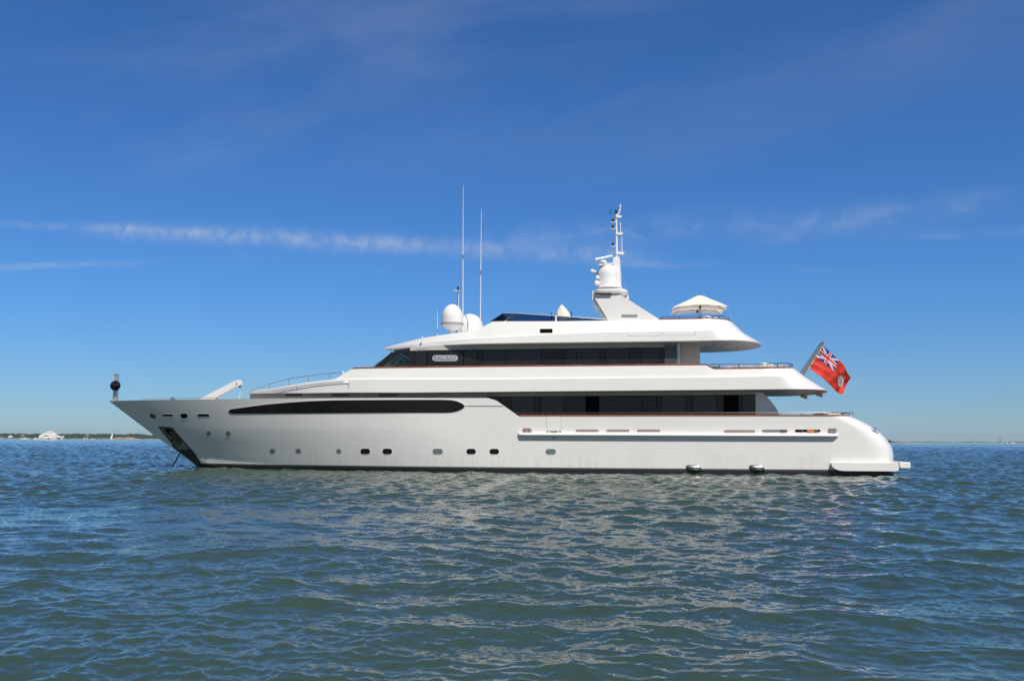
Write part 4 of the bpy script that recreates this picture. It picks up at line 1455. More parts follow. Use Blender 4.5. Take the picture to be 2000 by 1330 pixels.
def cloth(name, col):
    m = mat(name, col, .75)
    t = NT(m.node_tree)
    p = t.n['Principled BSDF']
    tl = t.new('ShaderNodeBsdfTranslucent')
    tl.inputs[0].default_value = tuple(col) + (1,)
    mx = t.new('ShaderNodeMixShader')
    mx.inputs[0].default_value = .3
    t.l.new(p.outputs[0], mx.inputs[1])
    t.l.new(tl.outputs[0], mx.inputs[2])
    t.l.new(mx.outputs[0], t.n['Material Output'].inputs[0])
    return m


o = obj('ensign_flag', mb, [cloth('flag_red', (.78, .055, .03)), cloth('flag_white', (.78, .78, .78)), cloth('flag_blue', (.02, .03, .25)), cloth('badge_blue', (.03, .10, .25)), cloth('badge_red', (.5, .05, .08))], angle=None)
tag(o, 'red ensign with union canton and round white badge flying at the stern', 'flag')

# ------------------------------------------------------------------ parasols
def canopy_mat():
    m = cloth('parasol_cloth', (.87, .82, .73))
    return m


PCLOTH = canopy_mat()


def parasol(pc, ynear, depth, drop, label, apex):
    yf = ynear + depth
    yc = (ynear + yf) / 2
    (lx, ly), (rx, ry), (mx_, my) = pc
    L, R_, Mi = at(lx, ly, ynear), at(rx, ry, ynear), at(mx_, my, ynear)
    cx = (L[0] + R_[0]) / 2
    zc = (L[2] + R_[2]) / 2
    A = at(apex[0], apex[1], yc)
    hz = A[2] - zc
    hx, hy = (R_[0] - L[0]) / 2, depth / 2
    mid_up = Mi[2] - zc
    root = empty('parasol', (A[0], yc, rz3(A[0]) - .45), label, 'parasol', 'parasols on the sun deck')
    mb = MB()
    N = 24
    vs = []
    for i in range(N + 1):
        for j in range(N + 1):
            u, v = -1 + 2 * i / N, -1 + 2 * j / N
            m_ = max(abs(u), abs(v))
            k = (1 - m_)
            w_ = min(abs(u), abs(v)) / m_ if m_ > 0 else 0
            h = hz * (1 - m_ ** 1.25) + (mid_up * (1 - w_ ** 1.3)) * m_ ** 3
            if m_ < .26:
                h += .05 * (1 - m_)
            vs.append((A[0] + u * hx, yc + v * hy, zc + h))
    fs = [(i * (N + 1) + j, (i + 1) * (N + 1) + j, (i + 1) * (N + 1) + j + 1, i * (N + 1) + j + 1) for i in range(N) for j in range(N)]
    mb.add(vs, fs)
    # short turned-down hem
    cp = obj('canopy', mb, PCLOTH, root, angle=40)
    obj('pole', MB().tube([(A[0], yc, rz3(A[0]) - .45), (A[0], yc, A[2] + .16)], .035, 10), STEELD, root)
    obj('hub', MB().lathe([(.05, zc + .0), (.08, zc + .03), (.08, zc + .12), (.05, zc + .15)], (A[0], yc, 0), 12), WOOD, root)
    for u, v in ((-1, -1), (1, -1), (1, 1), (-1, 1)):
        obj('rib', MB().tube([(A[0], yc, zc + hz - .06), (A[0] + u * hx * .5, yc + v * hy * .5, zc + hz * (1 - .5 ** 1.25) - .035), (A[0] + u * hx * .97, yc + v * hy * .97, zc - .0)], .016, 5), WOOD, root)
    for u, v in ((-1, 0), (1, 0), (0, -1), (0, 1)):
        obj('strut', MB().tube([(A[0], yc, zc + .08), (A[0] + u * hx * .6, yc + v * hy * .6, zc + hz * .45)], .012, 5), WOOD, root)
    return root


parasol(((1317.0, 599.2), (1423.4, 599.6), (1368, 594.6)), -2.05, 1.45, 0, 'cream square parasol on the sun deck, the nearer and higher of the two', (1367, 578.2))
parasol(((1313.4, 605.6), (1415.6, 608.6), (1362, 602.8)), -.50, 1.75, 0, 'cream square parasol half hidden behind the nearer, higher one', (1362, 586.5))
a, b_ = at(1421.5, 600.5, -2.0), at(1429.6, 624, -1.6)
o = obj('guy_line', MB().tube([a, b_], .006, 4), WHITEP)
tag(o, 'thin white guy line from the right corner of the parasol to the sun deck edge', 'line')

# ------------------------------------------------------------------ deck furniture
def stripes():
    m = bpy.data.materials.new('striped_fabric')
    m.use_nodes = True
    t = NT(m.node_tree)
    p = t.n['Principled BSDF']
    p.inputs['Roughness'].default_value = .85
    g = t.new('ShaderNodeTexCoord').outputs['Object']
    s_ = t.new('ShaderNodeSeparateXYZ')
    t.l.new(g, s_.inputs[0])
    w_ = t.m('SINE', t.m('MULTIPLY', s_.outputs[0], 92.0))
    n = t.noise(t.comb(t.m('MULTIPLY', s_.outputs[0], 1.0), 0.0, 0.0), 9.0, 2)
    t.l.new(t.mix(t.ramp(t.m('ADD', w_, t.m('MULTIPLY', n, .8)), .1, .7), (.70, .66, .58, 1), (.08, .09, .16, 1)), p.inputs['Base Color'])
    return m


STR = stripes()
sa, sb = at(1412, 718, -2.9), at(1537, 716.5, -2.9)
zs1, zs2 = Zf(1420, 715.4, -2.9), Zf(1540, 714.0, -2.9)
so = empty('deck_sofa', ((sa[0] + sb[0]) / 2, -2.6, zs1 - .65), 'long striped sofa behind the rail of the upper aft deck', 'sofa')
nS = 6
for i in range(nS):
    x0, x1 = sa[0] + (sb[0] - sa[0]) * i / nS + .02, sa[0] + (sb[0] - sa[0]) * (i + 1) / nS - .02
    zz = zs1 + (zs2 - zs1) * i / nS + .012 * (i % 2)
    obj('backrest', MB().box(x0, x1, -3.05, -2.85, zz - .42, zz, .05), STR, so)
obj('seat', MB().box(sa[0], sb[0], -2.85, -2.15, zs1 - .50, zs1 - .28, .05), STR, so)
obj('base', MB().box(sa[0], sb[0], -2.95, -2.2, zs1 - .65, zs1 - .50), WHITEP, so)
for k, (px, c_) in enumerate(((1493, 0), (1500, 1), (1507, 0))):
    q = at(px, 713.6, -2.7)
    o = obj('scatter_cushion', MB().box(q[0] - .10, q[0] + .10, -2.78, -2.66, zs2 - .2, q[2] + .06, .05), [mat('cushion_cream', (.75, .62, .46), .8, var=.2, vscale=14), mat('cushion_orange', (.72, .45, .28), .8, var=.3, vscale=14)][c_])
    tag(o, ['cream patterned cushion on the striped sofa, nearest the bow of three', 'orange patterned cushion between two cream ones on the striped sofa', 'cream patterned cushion on the striped sofa, nearest the stern of three'][k], 'cushion', 'scatter cushions on the striped sofa')
q = at(1399, 717.8, -2.9)
o = obj('folded_towel', MB().box(q[0] - .25, q[0] + .22, -3.0, -2.8, q[2] - .4, q[2] + .05, .04), mat('navy_cloth', (.02, .03, .07), .8))
tag(o, 'small dark blue bundle beside the forward end of the striped sofa', 'bundle')
# sun deck sofa
sa, sb = at(1370, 621, -2.5), at(1402, 620, -2.5)
zt_ = Zf(1390, 619.6, -2.5)
so = empty('sun_lounge', ((sa[0] + sb[0]) / 2, -2.3, zt_ - .55), 'low cream padded seat under the parasols on the sun deck', 'seat')
for i in range(3):
    x0, x1 = sa[0] + (sb[0] - sa[0]) * i / 3 + .02, sa[0] + (sb[0] - sa[0]) * (i + 1) / 3 - .02
    obj('backrest', MB().box(x0, x1, -2.6, -2.42, zt_ - .35, zt_ + .02 * (i % 2), .05), CANV, so)
obj('seat', MB().box(sa[0], sb[0], -2.42, -1.8, zt_ - .45, zt_ - .25, .05), CANV, so)
obj('base', MB().box(sa[0] + .05, sb[0] - .05, -2.5, -1.85, zt_ - .55, zt_ - .45), WHITEP, so)
# main aft deck table and chairs, only their tops show above the bulwark
zr = Zf(1610, 806.6, -2.4)
tq = at(1608, 808, -2.6)
ta = empty('dining_table', (tq[0], -2.2, zr - .72), 'brown wooden table at the rail of the main aft deck', 'table')
obj('tabletop', MB().box(tq[0] - .32, tq[0] + .18, -2.9, -1.6, zr - .06, zr - .01, .015), WOOD, ta)
obj('pedestal', MB().lathe([(.2, zr - .72), (.05, zr - .66), (.05, zr - .06)], (tq[0] - .05, -2.2, 0), 12), STEELD, ta)
for k, px in enumerate((1621, 1629, 1637)):
    q = at(px, 808, -2.7)
    ch = empty('deck_chair', (q[0], -2.6, zr - .85), ['cream deck chair next to the brown table on the main aft deck', 'cream deck chair between two others on the main aft deck', 'cream deck chair nearest the stern on the main aft deck'][k], 'chair', 'chairs on the main aft deck')
    obj('backrest', MB().box(q[0] - .10, q[0] + .10, -2.8, -2.74, zr - .38, zr + .02 * (k - 1) - .02, .02), CANV, ch)
    obj('seat', MB().box(q[0] - .10, q[0] + .10, -2.74, -2.35, zr - .44, zr - .38, .02), CANV, ch)
    for a_, b_ in ((-.08, -2.72), (.08, -2.72), (-.08, -2.38), (.08, -2.38)):
        obj('leg', MB().tube([(q[0] + a_, b_, zr - .85), (q[0] + a_, b_, zr - .44)], .012, 5), WOOD, ch)


# ------------------------------------------------------------------ water
def build_water():
    rng = np.random.default_rng(11)
    # radii: fine rings around the anchorage, growing with distance
    r = [3.6]
    while r[-1] < 8600:
        R = r[-1]
        r.append(R * (1 + (.0036 if R < 60 else (.0030 if R < 1000 else (.006 if R < 3000 else .04)))))
    r = np.array(r)
    base = math.degrees(math.atan2(F0[1], F0[0]))
    fine = np.arange(-36, 36.01, .072)
    coarse = np.arange(39, 321.1, 3.0)
    ang = np.radians(base + np.concatenate([fine, coarse]))
    nr, na = len(r), len(ang)
    A, Rr = np.meshgrid(ang, r)
    x = (CAM[0] + Rr * np.cos(A)).ravel()
    y = (CAM[1] + Rr * np.sin(A)).ravel()
    dr = np.gradient(r)
    dR = np.repeat(dr, na)
    z = np.zeros_like(x)
    ox = np.zeros_like(x)
    oy = np.zeros_like(x)
    lost = np.zeros(len(r))
    wind = math.radians(-112)       # waves run toward the camera and a little across
    nW = 150
    lam = np.exp(np.linspace(math.log(8.0), math.log(.10), nW)) * rng.uniform(.96, 1.04, nW)
    for i in range(nW):
        L = lam[i]
        k = 2 * math.pi / L
        spread = .8 if L > 2.5 else (.9 if L > .8 else 1.2)
        th = wind + rng.normal() * spread
        # slope density of this component
        s = .0166 * np.interp(math.log(L), [math.log(.13), math.log(.4), math.log(1.2), math.log(2.6), math.log(5), math.log(9)], [2.1, 1.25, 1.3, .90, .34, .14])
        a = s / k
        ph = rng.uniform(0, 2 * math.pi)
        att = np.clip((L / dr - 2.4) / 2.4, 0, 1)       # fade out what the mesh cannot carry
        lost += (s * (1 - att)) ** 2 / 2
        live = np.where(att > 0)[0]
        if len(live) == 0:
            continue
        n = (live.max() + 1) * na
        at_ = np.repeat(att[:live.max() + 1], na)
        arg = k * (x[:n] * math.cos(th) + y[:n] * math.sin(th)) + ph
        # slow modulation makes the crests short and irregular
        gust = 1 + (.42 if L < 1.0 else .2) * (np.sin(x[:n] * .11 + y[:n] * .29 + 1.0) * .6 + np.sin(x[:n] * .23 - y[:n] * .13 + 2.2) * .5 + np.sin(x[:n] * .051 + y[:n] * .47 + .4) * .5)
        md = gust * (1 + .45 * np.sin(arg * .173 + ph * 3) * np.sin(k * .21 * (-x[:n] * math.sin(th) + y[:n] * math.cos(th)) + ph * 5))
        c_, s_ = np.cos(arg), np.sin(arg)
        z[:n] += a * at_ * md * c_
        q = 1.25 * a * at_ * md
        ox[:n] -= q * math.cos(th) * s_
        oy[:n] -= q * math.sin(th) * s_
    # far off, where the short waves are finer than the mesh, longer facets of the same steepness carry them
    nF = 90
    lamF = np.exp(np.linspace(math.log(.7), math.log(60.0), nF))
    W = np.exp(-(np.log(lamF[None, :] / (3.0 * dr[:, None]))) ** 2 / (2 * .32 ** 2))
    norm = np.sqrt((W ** 2).sum(1) / 2) + 1e-6
    amp = np.sqrt(lost) * 1.15 / norm
    for i in range(nF):
        k = 2 * math.pi / lamF[i]
        wr = W[:, i] * amp / k * np.minimum(1.0, .028 / np.maximum(1e-6, np.sqrt(lost) / k * .7))
        live = np.where(W[:, i] > .02)[0]
        if len(live) == 0:
            continue
        a0, a1 = live.min() * na, (live.max() + 1) * na
        th = wind + rng.normal() * .8
        arg = k * (x[a0:a1] * math.cos(th) + y[a0:a1] * math.sin(th)) + rng.uniform(0, 2 * math.pi)
        z[a0:a1] += np.repeat(wr[live.min():live.max() + 1], na) * np.cos(arg)
    V = np.stack([x + ox, y + oy, z], 1)
    me = bpy.data.meshes.new('water')
    i, j = np.meshgrid(np.arange(nr - 1), np.arange(na), indexing='ij')
    j2 = (j + 1) % na
    quads = np.stack([i * na + j, i * na + j2, (i + 1) * na + j2, (i + 1) * na + j], -1).reshape(-1, 4)[:, ::-1]
    ctr = len(V)
    V = np.vstack([V, [[CAM[0], CAM[1], 0]]])
    tri = np.array([[ctr, k_, (k_ + 1) % na] for k_ in range(na)])
    nv, nq, nt = len(V), len(quads), len(tri)
    me.vertices.add(nv)
    me.vertices.foreach_set('co', V.astype(np.float32).ravel())
    loops = np.concatenate([quads.ravel(), tri.ravel()]).astype(np.int32)
    me.loops.add(len(loops))
    me.loops.foreach_set('vertex_index', loops)
    me.polygons.add(nq + nt)
    starts = np.concatenate([np.arange(nq) * 4, nq * 4 + np.arange(nt) * 3]).astype(np.int32)
    me.polygons.foreach_set('loop_start', starts)
    me.update(calc_edges=True)
    me.polygons.foreach_set('use_smooth', np.ones(nq + nt, dtype=bool))
    at2 = me.attributes.new('ripple', 'FLOAT', 'POINT')
    at2.data.foreach_set('value', np.append(np.repeat(np.sqrt(lost), na), 0).astype(np.float32))
    print('water verts', nv, 'lost', lost[::200] ** .5)

    m = bpy.data.materials.new('sea_water')
    m.use_nodes = True
    t = NT(m.node_tree)
    p = t.n['Principled BSDF']
    p.inputs['IOR'].default_value = 1.333
    p.inputs['Roughness'].default_value = .04
    g = t.new('ShaderNodeNewGeometry')
    pos = g.outputs['Position']
    big = t.noise(pos, .05, 3, .5)
    t.l.new(t.mix(t.ramp(big, .35, .65), (.026, .052, .039, 1), (.035, .062, .042, 1)), p.inputs['Base Color'])
    # ripples finer than the mesh: a slope field in world space
    n1 = t.noise(pos, 13.0, 4, .62, .5, out=1)
    n2 = t.noise(pos, 2.1, 3, .6, .2, out=1)
    v1 = t.vm('SUBTRACT', n1, (.5, .5, .5))
    v2 = t.vm('SUBTRACT', n2, (.5, .5, .5))
    at_ = t.new('ShaderNodeAttribute', attribute_name='ripple').outputs['Fac']
    sc1 = t.new('ShaderNodeVectorMath', operation='SCALE')
    t.l.new(v1, sc1.inputs[0])
    patchy = t.ramp(t.noise(t.vm('MULTIPLY', pos, (.35, 1.0, 1.0)), .55, 3, .55), .35, .65, .12, .50)
    t.put(sc1.inputs['Scale'], t.m('MULTIPLY_ADD', at_, 1.6, patchy))
    sc2 = t.new('ShaderNodeVectorMath', operation='SCALE')
    t.l.new(v2, sc2.inputs[0])
    t.put(sc2.inputs['Scale'], t.m('MULTIPLY_ADD', at_, .8, .05))
    sm = t.vm('ADD', sc1.outputs[0], sc2.outputs[0])
    sm = t.vm('MULTIPLY', sm, (1, 1, 0))
    nn = t.vm('NORMALIZE', t.vm('ADD', g.outputs['Normal'], sm))
    t.l.new(nn, p.inputs['Normal'])
    me.materials.append(m)
    o = bpy.data.objects.new('water', me)
    COL.objects.link(o)
    o['kind'] = 'structure'


build_water()


# ------------------------------------------------------------------ distance
def far(px, D, z=0.0):
    """ground point seen at photo column px, D metres away along the view"""
    v = CAM + D * F0 + (px - 1000) / F * D * math.cos(PITCH) * R0
    return np.array([v[0], v[1], z])


def fm(px, D):           # metres that px photo pixels span at distance D
    return px * D / F


def local(o_, px, D, pts):
    """pts (photo px right, m toward the camera, m up) around photo column px"""
    c = far(px, D)
    return [tuple(c + R0 * fm(a, D) - F0 * b + Z0 * h) for a, b, h in pts]


class FB(MB):
    """mesh builder in a frame turned to face the anchorage: x to the right, y away, z up, around a far point"""
    def __init__(s, px, D):
        super().__init__()
        s.c = far(px, D)

    def done(s):
        s.v = [tuple(s.c + R0 * x + F0 * y + Z0 * z) for x, y, z in s.v]
        return s


WOODM = bpy.data.materials.new('woodland_foliage')
WOODM.use_nodes = True
t = NT(WOODM.node_tree)
g = t.new('ShaderNodeNewGeometry').outputs['Position']
n = t.noise(g, .06, 4, .6)
n2 = t.noise(g, .6, 3, .6)
c1 = t.mix(t.ramp(n, .35, .65), (.016, .032, .024, 1), (.038, .060, .032, 1))
c1 = t.mix(t.ramp(n2, .4, .7), c1, (.026, .048, .028, 1))
t.l.new(c1, t.n['Principled BSDF'].inputs['Base Color'])
t.n['Principled BSDF'].inputs['Roughness'].default_value = .9
SANDM = mat('sand', (.27, .245, .20), .9, var=.15, vscale=.05)
GRASS = mat('shore_grass', (.09, .12, .05), .9, var=.3, vscale=.03)
FARB = mat('far_shore_green', (.05, .07, .06), .9)
ROCKM = mat('tan_rock', (.42, .33, .27), .85, var=.25, vscale=.25)
ROOFM = mat('grey_roof', (.22, .21, .20), .8)
HOUSEW = mat('house_white', (.72, .68, .62), .7)
SAILW = mat('white_sailcloth', (.85, .85, .84), .7)
SAILG = mat('grey_sailcloth', (.12, .12, .17), .7)
BOATW = mat('boat_white', (.80, .78, .73), .35)
BOATD = mat('boat_window', (.03, .03, .035), .15)


def tree_blob(mb, cx, cy, z0, rx, rz, rng, segs=7, rough=.28):
    """ragged crown made of displaced rings"""
    rings = []
    N = 11
    for i in range(segs):
        a = math.pi * (i + .35) / (segs)
        ring = []
        for k in range(N):
            b_ = 2 * math.pi * k / N + rng.uniform(-.15, .15)
            r_2 = rx * math.sin(a) * (1 + rng.uniform(-rough, rough))
            ring.append((cx + r_2 * math.cos(b_), cy + r_2 * math.sin(b_), z0 + rz * (1 - math.cos(a)) / 2 * 1.0 * (1 + rng.uniform(-.05, .05))))
        rings.append(ring)
    mb.rings(rings)


def leaf_clumps(mb, cx, cy, z0, rx, rz, rng, n, size):
    for _ in range(n):
        th, ph = rng.uniform(0, 2 * math.pi), math.acos(rng.uniform(-1, 1))
        q = Vector((rx * math.sin(ph) * math.cos(th), rx * math.sin(ph) * math.sin(th), rz / 2 * math.cos(ph) + rz / 2))
        c = Vector((cx, cy, z0)) + q
        d = Vector((rng.uniform(-1, 1), rng.uniform(-1, 1), rng.uniform(-.3, 1))).normalized() * size
        e = d.cross(Vector((rng.uniform(-1, 1), 1, .2))).normalized() * size * .6
        mb.add([c - d, c + e, c + d, c - e], [(0, 1, 2, 3)])


# wooded shore on the left, about 1.5 km away
D1 = 1500.0
rng = random.Random(3)
sky_line = [(-120, 10.0), (0, 10.3), (12, 9.6), (22, 9.3), (30, 10.4), (60, 10.2), (90, 9.6), (110, 10.4), (140, 9.8), (155, 10.0), (170, 10.2), (184, 10.4), (200, 9.2), (210, 9.0), (222, 10.4), (240, 11.2), (252, 10.2), (262, 8.2), (280, 8.0), (300, 7.4), (330, 6.6), (380, 5), (430, 3.2), (470, 1.5)]
fb = FB(100, D1)
for px in np.arange(-125, 470, 2.1):
    hgt = fm(np.interp(px, [a[0] for a in sky_line], [a[1] for a in sky_line]), D1)
    for row in range(4):
        hh = hgt * (.42 + .19 * row) * rng.uniform(.86, 1.10)
        x = fm(px - 100 + rng.uniform(-1, 1), D1)
        r_3 = rng.uniform(2.6, 4.4)
        cy = 10 + row * 16 + rng.uniform(-4, 4)
        tree_blob(fb, x, cy, max(.3, hh - 7.5), r_3, min(7.5, hh), rng)
        leaf_clumps(fb, x, cy, max(.3, hh - 7.5), r_3 * 1.05, min(7.5, hh) * 1.03, rng, 14, .8)
w_ = obj('woodland', fb.done(), WOODM, angle=None)
w_['kind'] = 'stuff'
fb = FB(100, D1)
vs, fs = [], []
pxs = np.arange(-200, 520, 6)
prof = [(-14, -.6), (-6, .15), (0, 1.0), (6, 1.6), (40, 3), (150, 3)]
for i, px in enumerate(pxs):
    hs = np.interp(px, [-200, 330, 470, 520], [1, 1, .6, .2])
    jag = 3 * math.sin(px * .21) + 2 * math.sin(px * .53)
    vs += [(fm(px - 100, D1), y + jag, z * hs - .05) for y, z in prof]
K = len(prof)
for i in range(len(pxs) - 1):
    for k in range(K - 1):
        fs.append((i * K + k, (i + 1) * K + k, (i + 1) * K + k + 1, i * K + k + 1))
fb.add(vs, fs, [0 if (f[0] % K) < 2 else 1 for f in fs])
l_ = obj('shore', fb.done(), [SANDM, GRASS], angle=None)
l_['kind'] = 'structure'

# sandy spit and its trees on the right
D2 = 1150.0
fb = FB(1740, D2)
vs, fs = [], []
pxs = np.arange(1560, 1832, 4)
for px in pxs:
    hs = np.interp(px, [1560, 1780, 1826, 1832], [1, 1, .35, .05])
    vs += [(fm(px - 1740, D2), y, z * hs - .03) for y, z in ((-9, -.5), (-5, .1), (0, .65), (5, .9), (60, 1.2), (90, -.4))]
K = 6
for i in range(len(pxs) - 1):
    for k in range(K - 1):
        fs.append((i * K + k, (i + 1) * K + k, (i + 1) * K + k + 1, i * K + k + 1))
fb.add(vs, fs, [0 if (f[0] % K) < 3 else 1 for f in fs])
l_ = obj('sand_spit', fb.done(), [SANDM, GRASS], angle=None)
l_['kind'] = 'structure'
TR = [(1727, 6.4, 3.4), (1735.5, 5.6, 2.6), (1741.5, 6.2, 2.6), (1746, 5.4, 2.4), (1753, 3.4, 2.0), (1758, 2.0, 1.6), (1766, 1.4, 1.6), (1778, 1.1, 1.8)]
lab = ['dark bushy tree on the sand spit, just clearing the stern of the big yacht', 'dark tree, second from the big yacht on the sand spit', 'tallest rounded dark tree in the clump on the sand spit',
       'dark tree at the right shoulder of the tall clump on the sand spit', 'small round dark bush right of the tall clump on the sand spit', 'low dark bush near the middle of the sand spit',
       'flat green bush on the open part of the sand spit', 'lowest and farthest right bush on the sand spit']
for (px, hp, wp), lb in zip(TR, lab):
    base = far(px, D2 - 0.0) + F0 * 10
    hgt = fm(hp, D2)
    ro = empty('tree' if hp > 3 else 'bush', tuple(base), lb, 'tree' if hp > 3 else 'bush', 'trees and bushes on the sand spit')
    fb = FB(px, D2)
    r_3 = fm(wp, D2)
    tree_blob(fb, 0, 10, hgt * .18, r_3 * .8, hgt * .80, rng, 6)
    leaf_clumps(fb, 0, 10, hgt * .16, r_3, hgt * .86, rng, 90, .45)
    obj('crown', fb.done(), mat('spit_foliage', (.030, .045, .020), .9, var=.4, vscale=.8), ro, angle=None)
    fb = FB(px, D2)
    fb.tube([(0, 10, 0), (.1, 10, hgt * .5)], [.25, .12], 6)
    obj('trunk', fb.done(), WOOD, ro)

# low land on the horizon far right, behind everything
D3 = 6500.0
fb = FB(1900, D3)
vs, fs = [], []
pxs = np.arange(1500, 2320, 8)
for px in pxs:
    h_ = fm(1.15 + .35 * math.sin(px * .07) + .25 * math.sin(px * .19) + (0.5 if px > 1975 else 0), D3)
    vs += [(fm(px - 1900, D3), y, z) for y, z in ((-20, -1), (0, h_ * .5), (40, h_), (200, -1))]
for i in range(len(pxs) - 1):
    for k in range(3):
        fs.append((i * 4 + k, (i + 1) * 4 + k, (i + 1) * 4 + k + 1, i * 4 + k + 1))
l_ = obj('far_shore', fb.add(vs, fs).done(), FARB, angle=None)
l_['kind'] = 'structure'


def house_(px, D, w, h, lb, rh=.5, up=0.0, wm=HOUSEW, rm=ROOFM):
    c = far(px, D) + F0 * 4 + Z0 * up
    root = empty('house', tuple(c), lb, 'house')
    w, h = fm(w, D) / 2, fm(h, D)
    wh = h * (1 - rh)
    obj('wall', _shift(FB(px, D).box(-w, w, 0, 6, up, up + wh)), wm, root)
    obj('roof', _shift(FB(px, D).rings([[(-w * 1.08, -.4, up + wh), (w * 1.08, -.4, up + wh), (w * 1.08, 6.4, up + wh), (-w * 1.08, 6.4, up + wh)], [(-w * .45, 2.8, up + h), (w * .45, 2.8, up + h), (w * .45, 3.2, up + h), (-w * .45, 3.2, up + h)]])), rm, root)
    for k in (-.5, .15, .6):
        obj('window', _shift(FB(px, D).box(w * k - .35, w * k + .35, -.05, .02, up + wh * .35, up + wh * .75)), BOATD, root)


def _shift(fb):
    return fb.done()


house_(2.4, 1480, 3, 3, 'small pale house at the far left end of the wooded shore', up=1.0)
house_(19.5, 1470, 6.6, 4.6, 'white-roofed boathouse at the water edge of the wooded shore', .62, up=1.0, wm=mat('dark_wall', (.25, .24, .24), .7), rm=HOUSEW)  # dark-coloured base below the white roof
house_(42.5, 1485, 5, 3.8, 'grey-white house among the trees above the low white boat', up=3.4, wm=mat('house_grey', (.42, .40, .38), .7))
house_(170, 1490, 6.5, 4.2, 'stone-grey house in the trees between the motor cruiser and the white sail', up=3.2, wm=mat('house_stone', (.30, .30, .24), .7))

# rocky islet with its day mark
D4 = 1000.0
rng = random.Random(5)
fb = FB(248, D4)
for _ in range(150):
    px = 224 + 48 * rng.random() ** .9
    env = np.interp(px, [222, 232, 240, 250, 258, 266, 273], [3.6, 4.4, 5.2, 5.6, 4.4, 2.9, .8])
    s_ = rng.uniform(.5, 1.35)
    zc_ = rng.uniform(0, max(.1, fm(env, D4) - s_ * .9))
    x = fm(px - 248, D4)
    vs = []
    for k in range(8):
        sx, sy, sz = (k & 1) * 2 - 1, (k >> 1 & 1) * 2 - 1, (k >> 2 & 1) * 2 - 1
        vs.append((x + sx * s_ * rng.uniform(.6, 1.1), rng.uniform(-.2, .2) + sy * s_ + (zc_ * 1.3 - 1), zc_ + (sz * .5 + .5) * s_ * rng.uniform(.7, 1.2) - .2))
    fb.add(vs, [(0, 1, 3, 2), (4, 6, 7, 5), (0, 4, 5, 1), (2, 3, 7, 6), (0, 2, 6, 4), (1, 5, 7, 3)])
rk = obj('boulders', fb.done(), ROCKM, angle=5)
rk['kind'] = 'stuff'
c = far(251.6, D4)
dm_ = empty('day_mark', tuple(c + Z0 * 1.5), 'thin red day mark post standing on the tan rocky islet', 'beacon')
fb = FB(251.6, D4)
fb.tube([(0, 0, 1.5), (0, 0, fm(11.8, D4))], .12, 6)
obj('post', fb.done(), REDM, dm_)
fb = FB(251.6, D4)
fb.rings([[(-.6, 0, 4.6), (.6, 0, 4.6), (.6, .1, 4.6), (-.6, .1, 4.6)], [(-.1, 0, 5.9), (.1, 0, 5.9), (.1, .1, 5.9), (-.1, .1, 5.9)]])
obj('top_mark', fb.done(), REDM, dm_)


def hull_form(fb, L, B, fb_h, bow=1, z0=-.3, sheer=.3):
    """small boat hull along x, bow toward bow*x"""
    rings = []
    for t_ in np.linspace(0, 1, 10):
        x = (-.5 + t_) * L * bow
        k = (1 - max(0, (t_ - .45) / .55) ** 2.2)
        b_ = B / 2 * max(.03, k)
        rake = bow * .10 * L * max(0, (t_ - .6) / .4)
        top = fb_h * (1 + sheer * t_ * t_)
        rings.append([(x + rake, -b_, top), (x, -b_ * .82, z0), (x, b_ * .82, z0), (x + rake, b_, top)])
    fb.rings(rings)
    return fb


# motor cruiser on the left
D5 = 830.0
root = empty('motor_cruiser', tuple(far(99, D5)), 'white flybridge motor cruiser heading right in front of the wooded shore', 'motorboat')
m_ = D5 / F
obj('hull', hull_form(FB(99.0, D5), 45 * m_, 5.5, 3.9 * m_, 1, sheer=.5).done(), BOATW, root)
pr = lambda pts: [((a - 97.5) * m_, (858.2 - b_) * m_) for a, b_ in pts]
obj('deckhouse', FB(97.5, D5).prism(pr([(78, 854), (81.5, 848.2), (86, 847), (104, 847.4), (114, 850.0), (119, 851.6), (120, 853.8)]), -2.1, 2.1).done(), BOATW, root)
obj('flybridge', FB(97.5, D5).prism(pr([(84, 847.6), (85.5, 846.0), (92, 845.2), (95, 843.0), (102, 842.9), (105, 844.6), (109, 846.4), (112, 848.6)]), -1.7, 1.7).done(), BOATW, root)
obj('radar_arch', FB(97.5, D5).prism(pr([(92.5, 845.6), (93.4, 842.6), (95, 842.0), (101.5, 841.4), (103, 842.4), (102, 844.4), (97, 844.6)]), -1.2, 1.2).done(), BOATW, root)
obj('mast', FB(97.5, D5).tube([((99.6 - 97.5) * m_, 0, (858.2 - 842) * m_), ((100 - 97.5) * m_, 0, (858.2 - 838.6) * m_)], .06, 5).done(), BOATW, root)
obj('window', FB(97.5, D5).prism(pr([(88, 851.2), (91, 849.8), (98, 849.6), (99, 850.6), (92, 851.4)]), -2.16, 2.16).done(), BOATD, root)
obj('windscreen', FB(97.5, D5).prism(pr([(97, 845.2), (98.5, 844.2), (103, 844.3), (104, 845.0)]), -1.74, 1.74).done(), BOATD, root)
obj('porthole', FB(97.5, D5).prism(pr([(97.6, 856.2), (97.8, 854.8), (99.4, 854.8), (99.6, 856.2)]), -2.86, -2.6).done(), BOATD, root)
obj('anchor_roller', FB(97.5, D5).box(25.4 * m_, 28.6 * m_, -.3, .3, (858.2 - 852.4) * m_, (858.2 - 850.4) * m_).done(), BOATW, root)
root = empty('tender', tuple(far(71.5, D5)), 'small white tender towed behind the flybridge motor cruiser', 'dinghy')
obj('hull', hull_form(FB(71.8, D5), 9 * m_, 1.8, .8, 1).done(), BOATW, root)
obj('console', FB(71.0, D5).box(-2.6 * m_, -.4 * m_, -.5, .5, .7, 1.7).done(), BOATW, root)


